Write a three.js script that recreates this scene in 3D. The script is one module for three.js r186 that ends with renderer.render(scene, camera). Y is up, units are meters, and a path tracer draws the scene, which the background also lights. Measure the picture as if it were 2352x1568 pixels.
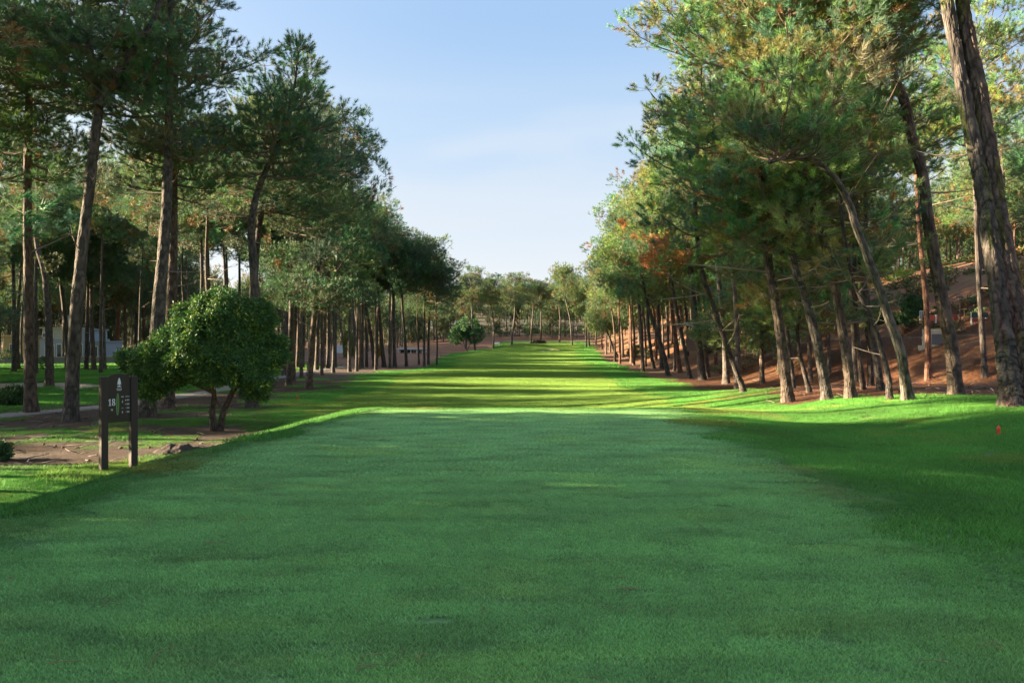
import * as THREE from 'three';
import { mergeGeometries } from 'three/addons/utils/BufferGeometryUtils.js';
import { RoundedBoxGeometry } from 'three/addons/geometries/RoundedBoxGeometry.js';

// ------------------------------------------------------------------ camera, sky, sun, exposure
const scene = new THREE.Scene();
const EYE = 1.7, F = 1846, CX = 1176, CY = 784;          // lens measured on a 2352 x 1568 view of the place
const camera = new THREE.PerspectiveCamera(2 * Math.atan(CY / F) * 180 / Math.PI, 1024 / 682, 0.1, 4000);
camera.position.set(0, EYE, 0);
camera.lookAt(0, EYE, -100);
const renderer = new THREE.WebGLRenderer({ antialias: true });
renderer.setSize(1024, 682);
renderer.toneMapping = THREE.LinearToneMapping;
const EXPOSURE = 7.2;
renderer.toneMappingExposure = EXPOSURE;
renderer.shadowMap.enabled = true;
const SUN_EL = 14.5 * Math.PI / 180, SUN_AZ = 5 * Math.PI / 180;
const SUN = new THREE.Vector3(-Math.cos(SUN_AZ) * Math.cos(SUN_EL), Math.sin(SUN_EL), -Math.sin(SUN_AZ) * Math.cos(SUN_EL));
const sun = new THREE.DirectionalLight(new THREE.Color(1.0, 0.80, 0.52), 5);
sun.position.copy(SUN).multiplyScalar(300);
sun.castShadow = true;
Object.assign(sun.shadow.camera, { left: -150, right: 150, top: 150, bottom: -150, near: 1, far: 900 });
sun.shadow.mapSize.set(4096, 4096);
scene.add(sun, sun.target);

// ------------------------------------------------------------------ small helpers
function rng(seed) { let a = seed >>> 0; return () => { a = (a + 0x6D2B79F5) | 0; let t = Math.imul(a ^ (a >>> 15), 1 | a); t = (t + Math.imul(t ^ (t >>> 7), 61 | t)) ^ t; return ((t ^ (t >>> 14)) >>> 0) / 4294967296; }; }
function hash2(ix, iy) { let h = (Math.imul(ix, 374761393) + Math.imul(iy, 668265263)) | 0; h = Math.imul(h ^ (h >>> 13), 1274126177); return ((h ^ (h >>> 16)) >>> 0) / 4294967296; }
function noise(x, y) {
  const ix = Math.floor(x), iy = Math.floor(y), fx = x - ix, fy = y - iy, u = fx * fx * (3 - 2 * fx), v = fy * fy * (3 - 2 * fy);
  const a = hash2(ix, iy), b = hash2(ix + 1, iy), c = hash2(ix, iy + 1), d = hash2(ix + 1, iy + 1);
  return a + (b - a) * u + (c - a) * v + (a - b - c + d) * u * v;
}
function fbm(x, y, o = 4) { let s = 0, a = 0.5, n = 0; for (let i = 0; i < o; i++) { s += a * noise(x, y); n += a; a *= 0.5; x = x * 2.03 + 17.1; y = y * 2.03 + 5.7; } return s / n; }
const ss = (a, b, x) => { const t = Math.min(1, Math.max(0, (x - a) / (b - a))); return t * t * (3 - 2 * t); };
const lerp = (a, b, t) => a + (b - a) * t;
function table(rows, x) {
  if (x <= rows[0][0]) return rows[0][1];
  for (let i = 1; i < rows.length; i++) if (x < rows[i][0]) { const t = (x - rows[i - 1][0]) / (rows[i][0] - rows[i - 1][0]); return lerp(rows[i - 1][1], rows[i][1], t * t * (3 - 2 * t) * 0.5 + t * 0.5); }
  return rows[rows.length - 1][1];
}
const V = (x, y, z) => new THREE.Vector3(x, y, z);
const used = {};
function numbered(name) { const n = used[name] = (used[name] ?? -1) + 1; return n ? `${name}_${String(n).padStart(3, '0')}` : name; }
function tag(o, label, category, group, kind) {
  if (label) o.userData.label = label;
  if (category) o.userData.category = category;
  if (group) o.userData.group = group;
  if (kind) o.userData.kind = kind;
  return o;
}
function thing(name, label, category, pos = [0, 0, 0], turn = 0, group) {
  const g = new THREE.Group(); g.name = numbered(name); g.position.set(...pos); g.rotation.y = turn; scene.add(g);
  return tag(g, label, category, group);
}
function part(parent, name, geo, mat, label) {
  const m = new THREE.Mesh(geo, mat); m.name = parent === scene ? numbered(name) : name; m.castShadow = m.receiveShadow = true; parent.add(m);
  if (label) m.userData.label = label;
  return m;
}
const std = (r, g, b, rough = 0.9, more = {}) => new THREE.MeshStandardMaterial({ color: new THREE.Color().setRGB(r, g, b), roughness: rough, ...more });
function dataTex(n, f, srgb = false, comps = 1) {
  const d = new Uint8Array(n * n * 4);
  for (let y = 0; y < n; y++) for (let x = 0; x < n; x++) { const v = f(x / n, y / n), k = 4 * (y * n + x); for (let c = 0; c < 3; c++) d[k + c] = 255 * Math.min(1, Math.max(0, comps === 1 ? v : v[c])); d[k + 3] = 255; }
  const t = new THREE.DataTexture(d, n, n); t.wrapS = t.wrapT = THREE.RepeatWrapping; t.magFilter = THREE.LinearFilter; t.minFilter = THREE.LinearMipmapLinearFilter; t.generateMipmaps = true;
  if (srgb) t.colorSpace = THREE.SRGBColorSpace; t.needsUpdate = true; return t;
}
// tileable noise: p periods across the tile
function tnoise(u, v, pu, pv, s = 0) {
  const x = u * pu, y = v * pv, ix = Math.floor(x), iy = Math.floor(y), fx = x - ix, fy = y - iy, a = fx * fx * (3 - 2 * fx), b = fy * fy * (3 - 2 * fy);
  const h = (i, j) => hash2(((i % pu) + pu) % pu + s * 131, ((j % pv) + pv) % pv + s * 57);
  return lerp(lerp(h(ix, iy), h(ix + 1, iy), a), lerp(h(ix, iy + 1), h(ix + 1, iy + 1), a), b);
}

// ------------------------------------------------------------------ sky: clear morning gradient with thin cirrus, glow round the low sun
{
  const w = 1024, h = 512, d = new Float32Array(w * h * 4);
  const stops = [[0, [0.92, 0.95, 0.965]], [4, [0.88, 0.93, 0.965]], [8, [0.76, 0.86, 0.965]], [14, [0.565, 0.745, 0.965]], [22, [0.40, 0.61, 0.92]], [35, [0.37, 0.58, 0.90]], [60, [0.36, 0.56, 0.86]], [90, [0.34, 0.55, 0.85]]];
  for (let j = 0; j < h; j++) for (let i = 0; i < w; i++) {
    const el = ((j + 0.5) / h - 0.5) * Math.PI, az = ((i + 0.5) / w - 0.5) * 2 * Math.PI, e = Math.max(0, el * 180 / Math.PI);
    const dir = V(Math.cos(el) * Math.cos(az), Math.sin(el), Math.cos(el) * Math.sin(az));
    let c = [0, 1, 2].map(k => table(stops.map(s => [s[0], s[1][k]]), e));
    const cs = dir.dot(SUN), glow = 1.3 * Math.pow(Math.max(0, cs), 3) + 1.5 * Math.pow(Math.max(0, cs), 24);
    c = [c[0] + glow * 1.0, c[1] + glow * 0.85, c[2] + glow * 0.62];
    if (el > 0.01) {                                          // thin cirrus in a high plane
      const px = dir.x / (dir.y + 0.12), pz = dir.z / (dir.y + 0.12);
      const n = fbm(px * 0.9 + pz * 0.5 + 3, pz * 2.2 - px * 0.9 + 9, 5), k = 0.42 * ss(0.42, 0.74, n) * ss(0.0, 0.15, el);
      c = [lerp(c[0], 0.80, k), lerp(c[1], 0.86, k), lerp(c[2], 0.94, k)];
      const band = 0.5 * ss(0.4, 0.75, fbm(px * 0.25 + 40, dir.y * 26, 4)) * ss(0.02, 0.06, el) * (1 - ss(0.2, 0.34, el));
      c = [lerp(c[0], 0.86, band), lerp(c[1], 0.90, band), lerp(c[2], 0.94, band)];
    }
    const k = 4 * (j * w + i), s = 1 / EXPOSURE;
    d[k] = c[0] * s; d[k + 1] = c[1] * s; d[k + 2] = c[2] * s; d[k + 3] = 1;
  }
  const t = new THREE.DataTexture(d, w, h, THREE.RGBAFormat, THREE.FloatType);
  t.mapping = THREE.EquirectangularReflectionMapping; t.magFilter = t.minFilter = THREE.LinearFilter; t.needsUpdate = true;
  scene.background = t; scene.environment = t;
}

// ------------------------------------------------------------------ the lie of the land: height above the tee at x (right) and d (ahead)
const crest = d => table([[5, -5.05], [12, -4.85], [15, -4.3], [20, -3.2], [22, -3]], d);
const slopeFoot = d => table([[0, 30], [25, 26], [33, 20], [36, 16.8], [48, 13.8], [75, 15], [100, 17], [200, 22], [300, 30]], d);
const pathX = d => table([[10, -40], [22, -24], [28.7, -18.6], [33, -17.2], [44, -16.9], [60, -18], [90, -20]], d);
const fairL = d => table([[16, -6.2], [22, -7], [31, -10.5], [40, -11.4], [48, -10], [70, -12.5], [92, -9.5], [145, -12], [165, -9], [180, -5], [200, -2], [215, -2]], d);
const fairR = d => table([[10, 22], [18, 19], [20.5, 14.5], [22, 10.5], [23.5, 8.2], [27, 8.6], [35, 9.7], [61, 10.9], [112, 13.8], [196, 19], [220, 20]], d);
const teeOut = (x, d) => Math.max(x - 3.9, (crest(d) - x) * 0.97, d - 20.1);       // metres outside the tee's crest
const SAND = [[-29.5, 48.5, 7.5, 3.4], [8.6, 171, 3.6, 4.5]];
function sandIn(x, d) { let b = -9; for (const [sx, sd, rx, rd] of SAND) { const a = Math.atan2((d - sd) / rd, (x - sx) / rx); b = Math.max(b, 1 - Math.hypot((x - sx) / rx, (d - sd) / rd) + 0.14 * Math.sin(3 * a + sx) + 0.08 * Math.sin(5 * a)); } return b; }
function H(x, d) {
  let h = table([[-40, -0.5], [0, -0.8], [22, -0.98], [50, -1.12], [95, -1.3], [130, -1.15], [160, -0.6], [180, 0.0], [200, 1.1], [240, 3.2], [300, 8], [420, 20], [800, 40]], d);
  const hl = table([[-40, -0.6], [0, -0.85], [40, -1.08], [100, -0.95], [160, -0.4], [220, 1], [320, 4], [500, 12], [900, 20]], d);
  h = lerp(h, hl, ss(-14, -32, x));
  h += 0.78 * ss(lerp(2, -1.5, ss(18.5, 23, d)), lerp(5.2, 10, ss(18.5, 23, d)), x) * (1 - ss(25, 46, d)) + 0.46 * ss(6, 12, x) * (1 - ss(26, 42, d)) ;
  const u = x - slopeFoot(d);
  h += 2.9 * ss(-1, 9.5, u) + (u > 13.5 ? 17 * (1 - Math.exp(-(u - 13.5) * 0.56 / 17)) : 0);
  h += 0.22 * (fbm(x / 22, d / 22, 3) - 0.5) * ss(20, 40, d) + 0.12 * (fbm(x / 4 + 40, d / 4, 3) - 0.5) * (x > -8 && u < -2 ? 0.3 : 1) * (1 + 2.2 * ss(0, 6, u));
  h += 0.75 * Math.exp(-(((x - 2) / 7) ** 2) - ((d - 188) / 6) ** 2);
  const s = sandIn(x, d); if (s > -0.3) h += -0.42 * ss(0.02, 0.3, s) + 0.12 * ss(-0.3, 0, s) * (1 - ss(0, 0.1, s));
  const tee = 0.022 * (fbm(x * 0.5 + 11, d * 1.7 + 3, 3) - 0.5) + 0.018 * (noise(x * 0.8, d * 2.1 + 9) - 0.5);
  return lerp(tee, h, ss(0, lerp(x > 0 ? 3.2 : 1.9, 5, ss(17, 21, d)), teeOut(x, d)));
}
const Y = (x, z) => H(x, -z);
// where the sight line through a point of the measured view meets the land
function ground(px, py) {
  const rx = (px - CX) / F, ry = (CY - py) / F; let a = 3, b = 3;
  while (b < 600 && EYE + ry * b > H(rx * b, b)) { a = b; b += 0.25 + b * 0.01; }
  for (let i = 0; i < 20; i++) { const m = (a + b) / 2; if (EYE + ry * m > H(rx * m, m)) a = m; else b = m; }
  return V(rx * b, H(rx * b, b), -b);
}
const at = (px, py, d) => V((px - CX) / F * d, EYE + (CY - py) / F * d, -d);
const toPx = p => [CX + p.x / -p.z * F, CY - (p.y - EYE) / -p.z * F];

// zones: 1 mown tee, 2 fairway and rough grass, 0 needle litter or soil
const wob = (x, d) => 1.6 * (fbm(x / 2.3 + 7, d / 2.3, 3) - 0.5);
const mown = (x, d) => -teeOut(x, d) - table([[5, 0.9], [12, 0.55], [20, 0.12]], d) * (x < 0 ? 1 : 0.75) + 0.16 * (noise(x * 2, d * 2) - 0.5);
function grassy(x, d) {
  const w = wob(x, d);
  let g = Math.min(x - fairL(d), fairR(d) - x) + w * (1 + 0.5 * ss(0, 60, d));
  if (x < -6 && d < 60) g = Math.max(g, 5 * (fbm(x / 3.1 + 60, d / 2.4, 3) - 0.60));
  if (d > 215) g = -1;
  if (d < 17.5 && x < 0) g = Math.max(g, 17 - d + w * 1.6 + 0.5 * Math.sin(x * 0.7));
  if (x < pathX(d) - 1.4 && d > 26) g = Math.max(g, Math.min(pathX(d) - 1.6 - x, 100 - d) + w * 0.6);
  if (x < -11 && d > 64 && d < 100) g = Math.max(g, Math.min(-24 - x, d - 64) + w);
  return g;
}
const fairwayCut = (x, d) => Math.min(x - fairL(d) - 2.2, fairR(d) - 3 - x, d - 20.9) + 0.5 * wob(x, d);

// ------------------------------------------------------------------ ground sheet
const grain = dataTex(512, (u, v) => 0.55 + 0.45 * (0.25 * tnoise(u, v, 12, 12) + 0.3 * tnoise(u, v, 48, 48, 1) + 0.45 * tnoise(u, v, 190, 190, 2)) * 1.3 - 0.05);
const grainBump = dataTex(512, (u, v) => 0.4 * tnoise(u, v, 24, 24, 3) + 0.35 * tnoise(u, v, 80, 80, 4) + 0.25 * tnoise(u, v, 230, 230, 5));
function soilColor(x, d) {
  const g = grassy(x, d), n = fbm(x / 3 + 3, d / 3 + 9, 4), n2 = fbm(x / 1.1, d / 1.1 + 30, 3);
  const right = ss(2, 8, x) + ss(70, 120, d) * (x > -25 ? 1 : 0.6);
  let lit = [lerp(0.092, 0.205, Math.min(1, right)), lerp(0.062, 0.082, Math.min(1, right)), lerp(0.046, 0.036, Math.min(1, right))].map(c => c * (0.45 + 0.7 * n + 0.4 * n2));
  const up = x - slopeFoot(d);
  if (up > -2) { const k = ss(0.5, 0.72, n2) * 0.6; lit = [lerp(lit[0], 0.20, k), lerp(lit[1], 0.155, k), lerp(lit[2], 0.06, k)]; }
  const grass = mown(x, d) > 0 ? [0.15, 0.27, 0.10] : fairwayCut(x, d) > 0 ? [0.14, 0.25, 0.035] : [0.08, 0.18, 0.035];
  const far = ss(225, 275, Math.hypot(x * 0.9, d)) * 0.85; lit = [lerp(lit[0], 0.045, far), lerp(lit[1], 0.055, far), lerp(lit[2], 0.025, far)];
  const k = ss(-0.5, 0.7, g);
  let c = [0, 1, 2].map(i => lerp(lit[i], grass[i] * (0.8 + 0.4 * n2), k));
  return c;
}
{
  const seg = (list) => { const out = []; for (const [a, b, s] of list) for (let v = a; v < b - 1e-6; v += s) out.push(v); out.push(list[list.length - 1][1]); return out; };
  const xs = seg([[-1500, -400, 110], [-400, -80, 16], [-80, -40, 1.6], [-40, -12, 0.5], [-12, 16, 0.25], [16, 44, 0.5], [44, 90, 2], [90, 400, 16], [400, 1500, 110]]);
  const ds = seg([[-60, 3, 2.5], [3, 26, 0.2], [26, 60, 0.4], [60, 130, 0.9], [130, 240, 2.4], [240, 440, 10], [440, 2200, 110]]);
  const P = [], C = [], U = [], I = [];
  for (const d of ds) for (const x of xs) { P.push(x, H(x, d) - Math.max(0.022 * ss(-0.6, 0.3, mown(x, d)), d < 120 ? (d < 34 ? 0.022 : 0.032) * ss(0.2, 1.2, grassy(x, d)) : 0), -d); U.push(x / 2.6, d / 2.6); C.push(...soilColor(x, d)); }
  const n = xs.length;
  for (let j = 0; j < ds.length - 1; j++) for (let i = 0; i < n - 1; i++) { const a = j * n + i; I.push(a, a + 1, a + n, a + 1, a + n + 1, a + n); }
  const g = new THREE.BufferGeometry();
  g.setAttribute('position', new THREE.Float32BufferAttribute(P, 3)); g.setAttribute('uv', new THREE.Float32BufferAttribute(U, 2)); g.setAttribute('color', new THREE.Float32BufferAttribute(C, 3)); g.setIndex(I); g.computeVertexNormals();
  tag(part(scene, 'ground', g, new THREE.MeshStandardMaterial({ vertexColors: true, map: grain, bumpMap: grainBump, bumpScale: 0.02, roughness: 0.95 })), 'sloping golf course ground with grass and brown pine needle litter', null, null, 'structure');
}
// a strip laid on the land (cart path, hill road) and the sand
function strip(name, mid, half, mat, lift, label) {
  const P = [], U = [], I = []; let run = 0; const W = 8;
  for (let i = 0; i < mid.length; i++) {
    const [x, d] = mid[i], [xa, da] = mid[Math.max(0, i - 1)], [xb, db] = mid[Math.min(mid.length - 1, i + 1)], l = Math.hypot(xb - xa, db - da), nx = (db - da) / l, nd = -(xb - xa) / l;
    if (i) run += Math.hypot(x - mid[i - 1][0], d - mid[i - 1][1]);
    for (let k = 0; k <= W; k++) { const o = (k / W * 2 - 1) * (half + 0.06 * Math.sin(run * 1.7 + k)), px = x + nx * o, pd = d + nd * o; P.push(px, H(px, pd) + lift - (k === 0 || k === W ? 0.05 : 0), -pd); U.push(o / 2, run / 2); }
  }
  for (let i = 0; i < mid.length - 1; i++) for (let k = 0; k < W; k++) { const a = i * (W + 1) + k; I.push(a, a + 1, a + W + 1, a + 1, a + W + 2, a + W + 1); }
  const g = new THREE.BufferGeometry(); g.setAttribute('position', new THREE.Float32BufferAttribute(P, 3)); g.setAttribute('uv', new THREE.Float32BufferAttribute(U, 2)); g.setIndex(I); g.computeVertexNormals();
  mat.side = THREE.DoubleSide;
  return tag(part(scene, name, g, mat), label, null, null, 'structure');
}
{
  const mid = []; for (let d = 12; d < 95; d += 0.5) mid.push([pathX(d), d]);
  strip('cart_path', mid, 0.85, std(0.22, 0.21, 0.205, 0.85, { map: grain, bumpMap: grainBump, bumpScale: 0.006 }), 0.035, 'pale grey cart path winding through the left pine grove');
  const road = []; for (let d = 20; d < 130; d += 0.5) road.push([slopeFoot(d) + 11.5, d]);
  strip('hill_road', road, 1.7, std(0.20, 0.185, 0.18, 0.9, { map: grain, bumpMap: grainBump, bumpScale: 0.006 }), 0.05, 'grey service road along the top of the right slope');
  SAND.forEach(([sx, sd, rx, rd], n) => {
    const P = [], U = [], I = [], R = 14, A = 60;
    for (let r = 0; r <= R; r++) for (let a = 0; a < A; a++) { const t = a / A * Math.PI * 2, lim = 1 + 0.14 * Math.sin(3 * t + sx) + 0.08 * Math.sin(5 * t) - 0.04, q = r / R * lim, x = sx + Math.cos(t) * q * rx, d = sd + Math.sin(t) * q * rd; P.push(x, H(x, d) + 0.03 - (r === R ? 0.06 : 0), -d); U.push(x / 2, d / 2); }
    for (let r = 0; r < R; r++) for (let a = 0; a < A; a++) { const p = r * A + a, q = r * A + (a + 1) % A; I.push(p, q, p + A, q, q + A, p + A); }
    const g = new THREE.BufferGeometry(); g.setAttribute('position', new THREE.Float32BufferAttribute(P, 3)); g.setAttribute('uv', new THREE.Float32BufferAttribute(U, 2)); g.setIndex(I); g.computeVertexNormals();
    tag(part(scene, 'sand_bunker', g, std(0.46, 0.36, 0.26, 0.95, { map: grain, bumpMap: grainBump, bumpScale: 0.01, side: THREE.DoubleSide })), n ? 'small pale sand bunker beside the distant green' : 'broad sand bunker in the lawn behind the left trunks', null, null, 'structure');
  });
}

// ------------------------------------------------------------------ instanced stuff
const _m = new THREE.Matrix4(), _q = new THREE.Quaternion(), _q2 = new THREE.Quaternion(), _s = V(1, 1, 1), UPV = V(0, 1, 0);
function instances(parent, name, geo, mat, items, label) {          // items: {p, q, s, c}
  const im = new THREE.InstancedMesh(geo, mat, items.length), col = new THREE.Color();
  items.forEach((it, i) => { im.setMatrixAt(i, _m.compose(it.p, it.q, typeof it.s === 'number' ? _s.set(it.s, it.s, it.s) : it.s)); im.setColorAt(i, col.setRGB(...it.c)); });
  im.castShadow = im.receiveShadow = true; im.name = parent === scene ? numbered(name) : name; im.userData.kind = 'stuff'; if (label) im.userData.label = label;
  parent.add(im); return im;
}
function triSoup(P, C) {
  const g = new THREE.BufferGeometry(); g.setAttribute('position', new THREE.Float32BufferAttribute(P, 3)); if (C) g.setAttribute('color', new THREE.Float32BufferAttribute(C, 3)); g.computeVertexNormals(); return g;
}
// a ragged round patch of grass: each blade one leaning triangle
function grassPatch(seed, radius, count, h, w, lean, flat = 0, vary = 0.56) {
  const r = rng(seed), P = [], C = [];
  for (let i = 0; i < count; i++) {
    const rr = radius * Math.sqrt(r()) * (0.85 + 0.3 * r()), a = r() * 6.283, x = Math.cos(a) * rr, z = Math.sin(a) * rr, t = r() * 6.283, hh = h * (0.55 + 0.8 * r()), l = lean * (0.3 + r()) * hh, ww = w * (0.7 + 0.6 * r());
    const y0 = flat ? r() * flat : -0.006, dx = Math.cos(t), dz = Math.sin(t), k = 1 - vary / 2 + vary * r(), yel = r() < 0.12 ? 1.35 : 1;
    const b = r() * 6.283, ex = Math.cos(b) * ww / 2, ez = Math.sin(b) * ww / 2;
    P.push(x - ex, y0, z - ez, x + ex, y0, z + ez, x + dx * l, flat ? y0 + hh * 0.12 * (r() - 0.3) : y0 + hh, z + dz * l);
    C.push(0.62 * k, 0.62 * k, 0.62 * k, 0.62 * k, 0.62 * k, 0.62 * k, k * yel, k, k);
  }
  return triSoup(P, C);
}
const leafy = (trans, rough = 0.75) => new THREE.MeshPhysicalMaterial({ color: 0xffffff, vertexColors: true, roughness: rough, transmission: trans, thickness: 0, side: THREE.DoubleSide, specularIntensity: 0.5 });
const grassMat = leafy(0.35, 0.7);
function slopeQuat(x, d, spin) {
  const e = 0.25, n = V(-(H(x + e, d) - H(x - e, d)) / (2 * e), 1, (H(x, d + e) - H(x, d - e)) / (2 * e)).normalize();
  return new THREE.Quaternion().setFromUnitVectors(UPV, n).multiply(_q2.setFromAxisAngle(UPV, spin));
}
{
  const r = rng(77), tee0 = [], tee1 = [], rough0 = [], rough1 = [], rough2 = [], fair1 = [], fair2 = [], litter0 = [], litter1 = [];
  const inView = (x, d, m = 3) => Math.abs(x) < 0.70 * d + m;
  const put = (list, x, d, c, s = 1) => list.push({ p: V(x, H(x, d), -d), q: slopeQuat(x, d, r() * 6.283), s: s * (0.9 + 0.25 * r()), c });
  const cells = (d0, d1, step, fn) => { for (let d = d0; d < d1; d += step) for (let x = -0.72 * d - 4; x < 0.72 * d + 4; x += step) { const xx = x + (r() - 0.5) * step * 1.15, dd = d + (r() - 0.5) * step * 1.15; if (inView(xx, dd) && sandIn(xx, dd) < -0.04 && Math.abs(xx - pathX(dd)) > 1.0) fn(xx, dd); } };
  const teeC = (x, d) => { const n = fbm(x / 1.7, d / 1.1 + 50, 4), y = 0.3 * ss(0.55, 0.75, fbm(x / 0.9 + 9, d / 0.6, 3)), b = 0.45 * ss(0.70, 0.8, fbm(x / 0.8 + 70, d / 0.35 + 8, 3)), k = 0.72 + 0.56 * n; const farTone = ss(6, 16, d), st = 1 - 0.16 * ss(0.55, 0.8, noise(x * 1.6 + 31, d * 9)) - 0.22 * r() * r(), q = (0.78 + 0.22 * k) * st * lerp(1.22, 1.42, farTone) * (0.84 + 0.32 * r()); return [(lerp(lerp(0.29, 0.325, farTone), 0.36, y) + 0.06 * b) * q, (lerp(0.57, 0.56, y) - 0.04 * b) * q, (lerp(lerp(0.195, 0.25, farTone), 0.14, y) - 0.02 * b) * q]; };  // tee grass coloured paler and cooler the farther ahead it lies
  const roughC = (x, d) => { const n = fbm(x / 2.2 + 5, d / 2.2, 4), k = 0.5 + 0.95 * n, dry = ss(0.62, 0.8, fbm(x / 1.2, d / 1.2 + 90, 3)); return [lerp(0.145, 0.30, dry) * k, lerp(0.42, 0.38, dry) * k, lerp(0.065, 0.07, dry) * k]; };
  const fairC = (x, d) => { const n = fbm(x / 3.5 + 5, d / 2.5, 4), k = 0.72 + 0.55 * n; return [0.29 * k, 0.48 * k, 0.085 * k]; };
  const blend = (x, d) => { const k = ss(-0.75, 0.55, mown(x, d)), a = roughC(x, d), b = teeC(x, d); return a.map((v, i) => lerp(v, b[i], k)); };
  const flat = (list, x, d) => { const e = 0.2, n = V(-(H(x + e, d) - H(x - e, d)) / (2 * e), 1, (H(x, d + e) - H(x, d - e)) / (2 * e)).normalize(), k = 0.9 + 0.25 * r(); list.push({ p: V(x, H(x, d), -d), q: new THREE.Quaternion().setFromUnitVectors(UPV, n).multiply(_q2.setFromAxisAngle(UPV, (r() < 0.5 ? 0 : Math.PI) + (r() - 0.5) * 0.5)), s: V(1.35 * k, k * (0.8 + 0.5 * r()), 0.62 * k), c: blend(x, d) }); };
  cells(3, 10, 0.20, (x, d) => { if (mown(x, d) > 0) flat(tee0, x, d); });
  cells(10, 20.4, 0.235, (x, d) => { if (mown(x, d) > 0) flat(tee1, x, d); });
  cells(4, 34, 0.40, (x, d) => {
    if (mown(x, d) > 0) return; const g = grassy(x, d), edge = ss(-0.6, 0.6, g + (r() - 0.5) * 0.9);
    if (edge > 0.3) { if (fairwayCut(x, d) > 0) put(fair1, x, d, fairC(x, d), 0.8); else { const k = 0.7 + 0.5 * fbm(x, d + 5, 2), e = lerp(0.3, 1, ss(0.05, -1.3, mown(x, d))); put(d < 20 ? rough0 : rough1, x, d, d < 21 ? blend(x, d) : roughC(x, d), k); const it = (d < 20 ? rough0 : rough1).at(-1), w = it.s; it.s = V(w, w * e, w); } }
  });
  cells(34, 75, 0.9, (x, d) => { const g = grassy(x, d); if (g + (r() - 0.5) * 0.9 > 0) { if (fairwayCut(x, d) > 0) put(fair2, x, d, fairC(x, d)); else put(rough2, x, d, roughC(x, d)); } });
  cells(75, 205, 1.7, (x, d) => { const g = grassy(x, d); if (g > 0.4 && x > -60) { if (fairwayCut(x, d) > 0) put(fair2, x, d, fairC(x, d), 1.9); else put(rough2, x, d, roughC(x, d), 1.7); } });
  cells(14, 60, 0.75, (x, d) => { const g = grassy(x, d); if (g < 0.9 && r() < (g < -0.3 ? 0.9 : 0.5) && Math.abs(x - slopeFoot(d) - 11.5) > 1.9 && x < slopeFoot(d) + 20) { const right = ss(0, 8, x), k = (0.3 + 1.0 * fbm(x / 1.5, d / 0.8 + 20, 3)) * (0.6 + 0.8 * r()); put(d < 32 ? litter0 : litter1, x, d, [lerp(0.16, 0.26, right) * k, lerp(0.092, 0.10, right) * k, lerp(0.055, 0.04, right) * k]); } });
  // tufts of taller grass along the bank and in the rough, round posts and trunks
  for (let i = 0; i < 260; i++) { const d = 5 + r() * 28, x = (r() - 0.5) * 1.4 * d; if (mown(x, d) < -0.25 && !(Math.abs(x) < 5 && d > 18) && grassy(x, d) > -1.2 && r() < 0.5) put(rough0, x, d, roughC(x, d), 1.3 + r() * 0.7); }
  { const a = ground(237, 1086), b = ground(298, 1076); for (const c of [a, b]) for (let i = 0; i < 9; i++) put(rough0, c.x + (r() - 0.5) * 0.5, -c.z + (r() - 0.5) * 0.4, roughC(c.x, -c.z), 1.7 + r()); }
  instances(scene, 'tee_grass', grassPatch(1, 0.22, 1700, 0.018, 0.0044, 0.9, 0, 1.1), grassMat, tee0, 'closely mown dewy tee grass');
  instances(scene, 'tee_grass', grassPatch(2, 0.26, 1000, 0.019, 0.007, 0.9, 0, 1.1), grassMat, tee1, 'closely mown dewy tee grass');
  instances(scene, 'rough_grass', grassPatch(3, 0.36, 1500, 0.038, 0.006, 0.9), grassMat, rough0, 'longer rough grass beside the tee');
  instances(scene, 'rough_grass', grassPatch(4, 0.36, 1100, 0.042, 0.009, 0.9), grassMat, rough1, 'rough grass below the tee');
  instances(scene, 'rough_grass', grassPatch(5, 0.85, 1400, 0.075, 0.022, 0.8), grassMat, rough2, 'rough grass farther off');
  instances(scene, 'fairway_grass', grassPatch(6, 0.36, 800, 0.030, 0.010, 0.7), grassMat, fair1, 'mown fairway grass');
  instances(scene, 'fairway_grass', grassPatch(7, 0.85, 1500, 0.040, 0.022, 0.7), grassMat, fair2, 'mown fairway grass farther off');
  const litMat = new THREE.MeshStandardMaterial({ vertexColors: true, roughness: 0.9, side: THREE.DoubleSide });
  instances(scene, 'pine_needle_litter', grassPatch(8, 0.8, 1100, 0.13, 0.010, 1.0, 0.03, 1.5), litMat, litter0, 'fallen brown pine needles');
  instances(scene, 'pine_needle_litter', grassPatch(9, 0.9, 800, 0.18, 0.018, 1.0, 0.05, 1.5), litMat, litter1, 'fallen brown pine needles farther off');
}

// ------------------------------------------------------------------ wood
const barkBump = dataTex(512, (u, v) => { const w = 0.06 * (tnoise(u, v, 6, 4, 11) - 0.5); const a = Math.abs(tnoise(u + w, v, 12, 7, 12) - 0.5) * 2, b = Math.abs(tnoise(u, v + w, 24, 17, 13) - 0.5) * 2; return 0.5 * Math.min(1, a * 1.8) + 0.3 * Math.min(1, b * 1.6) + 0.2 * tnoise(u, v, 90, 50, 14); });
const barkMap = dataTex(512, (u, v) => { const w = 0.06 * (tnoise(u, v, 6, 4, 11) - 0.5); const a = Math.min(1, Math.abs(tnoise(u + w, v, 12, 7, 12) - 0.5) * 3.6), n = tnoise(u, v, 40, 30, 15), p = tnoise(u, v, 5, 3, 16), k = 0.22 + 0.55 * a + 0.30 * n; return [k * lerp(0.92, 1.06, p), k * lerp(0.98, 0.96, p), k * lerp(1.0, 0.88, p)]; }, false, 3);
const bark = (r, g, b) => new THREE.MeshStandardMaterial({ color: new THREE.Color().setRGB(r, g, b), map: barkMap, bumpMap: barkBump, bumpScale: 0.035, roughness: 0.92, vertexColors: true });
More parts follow.
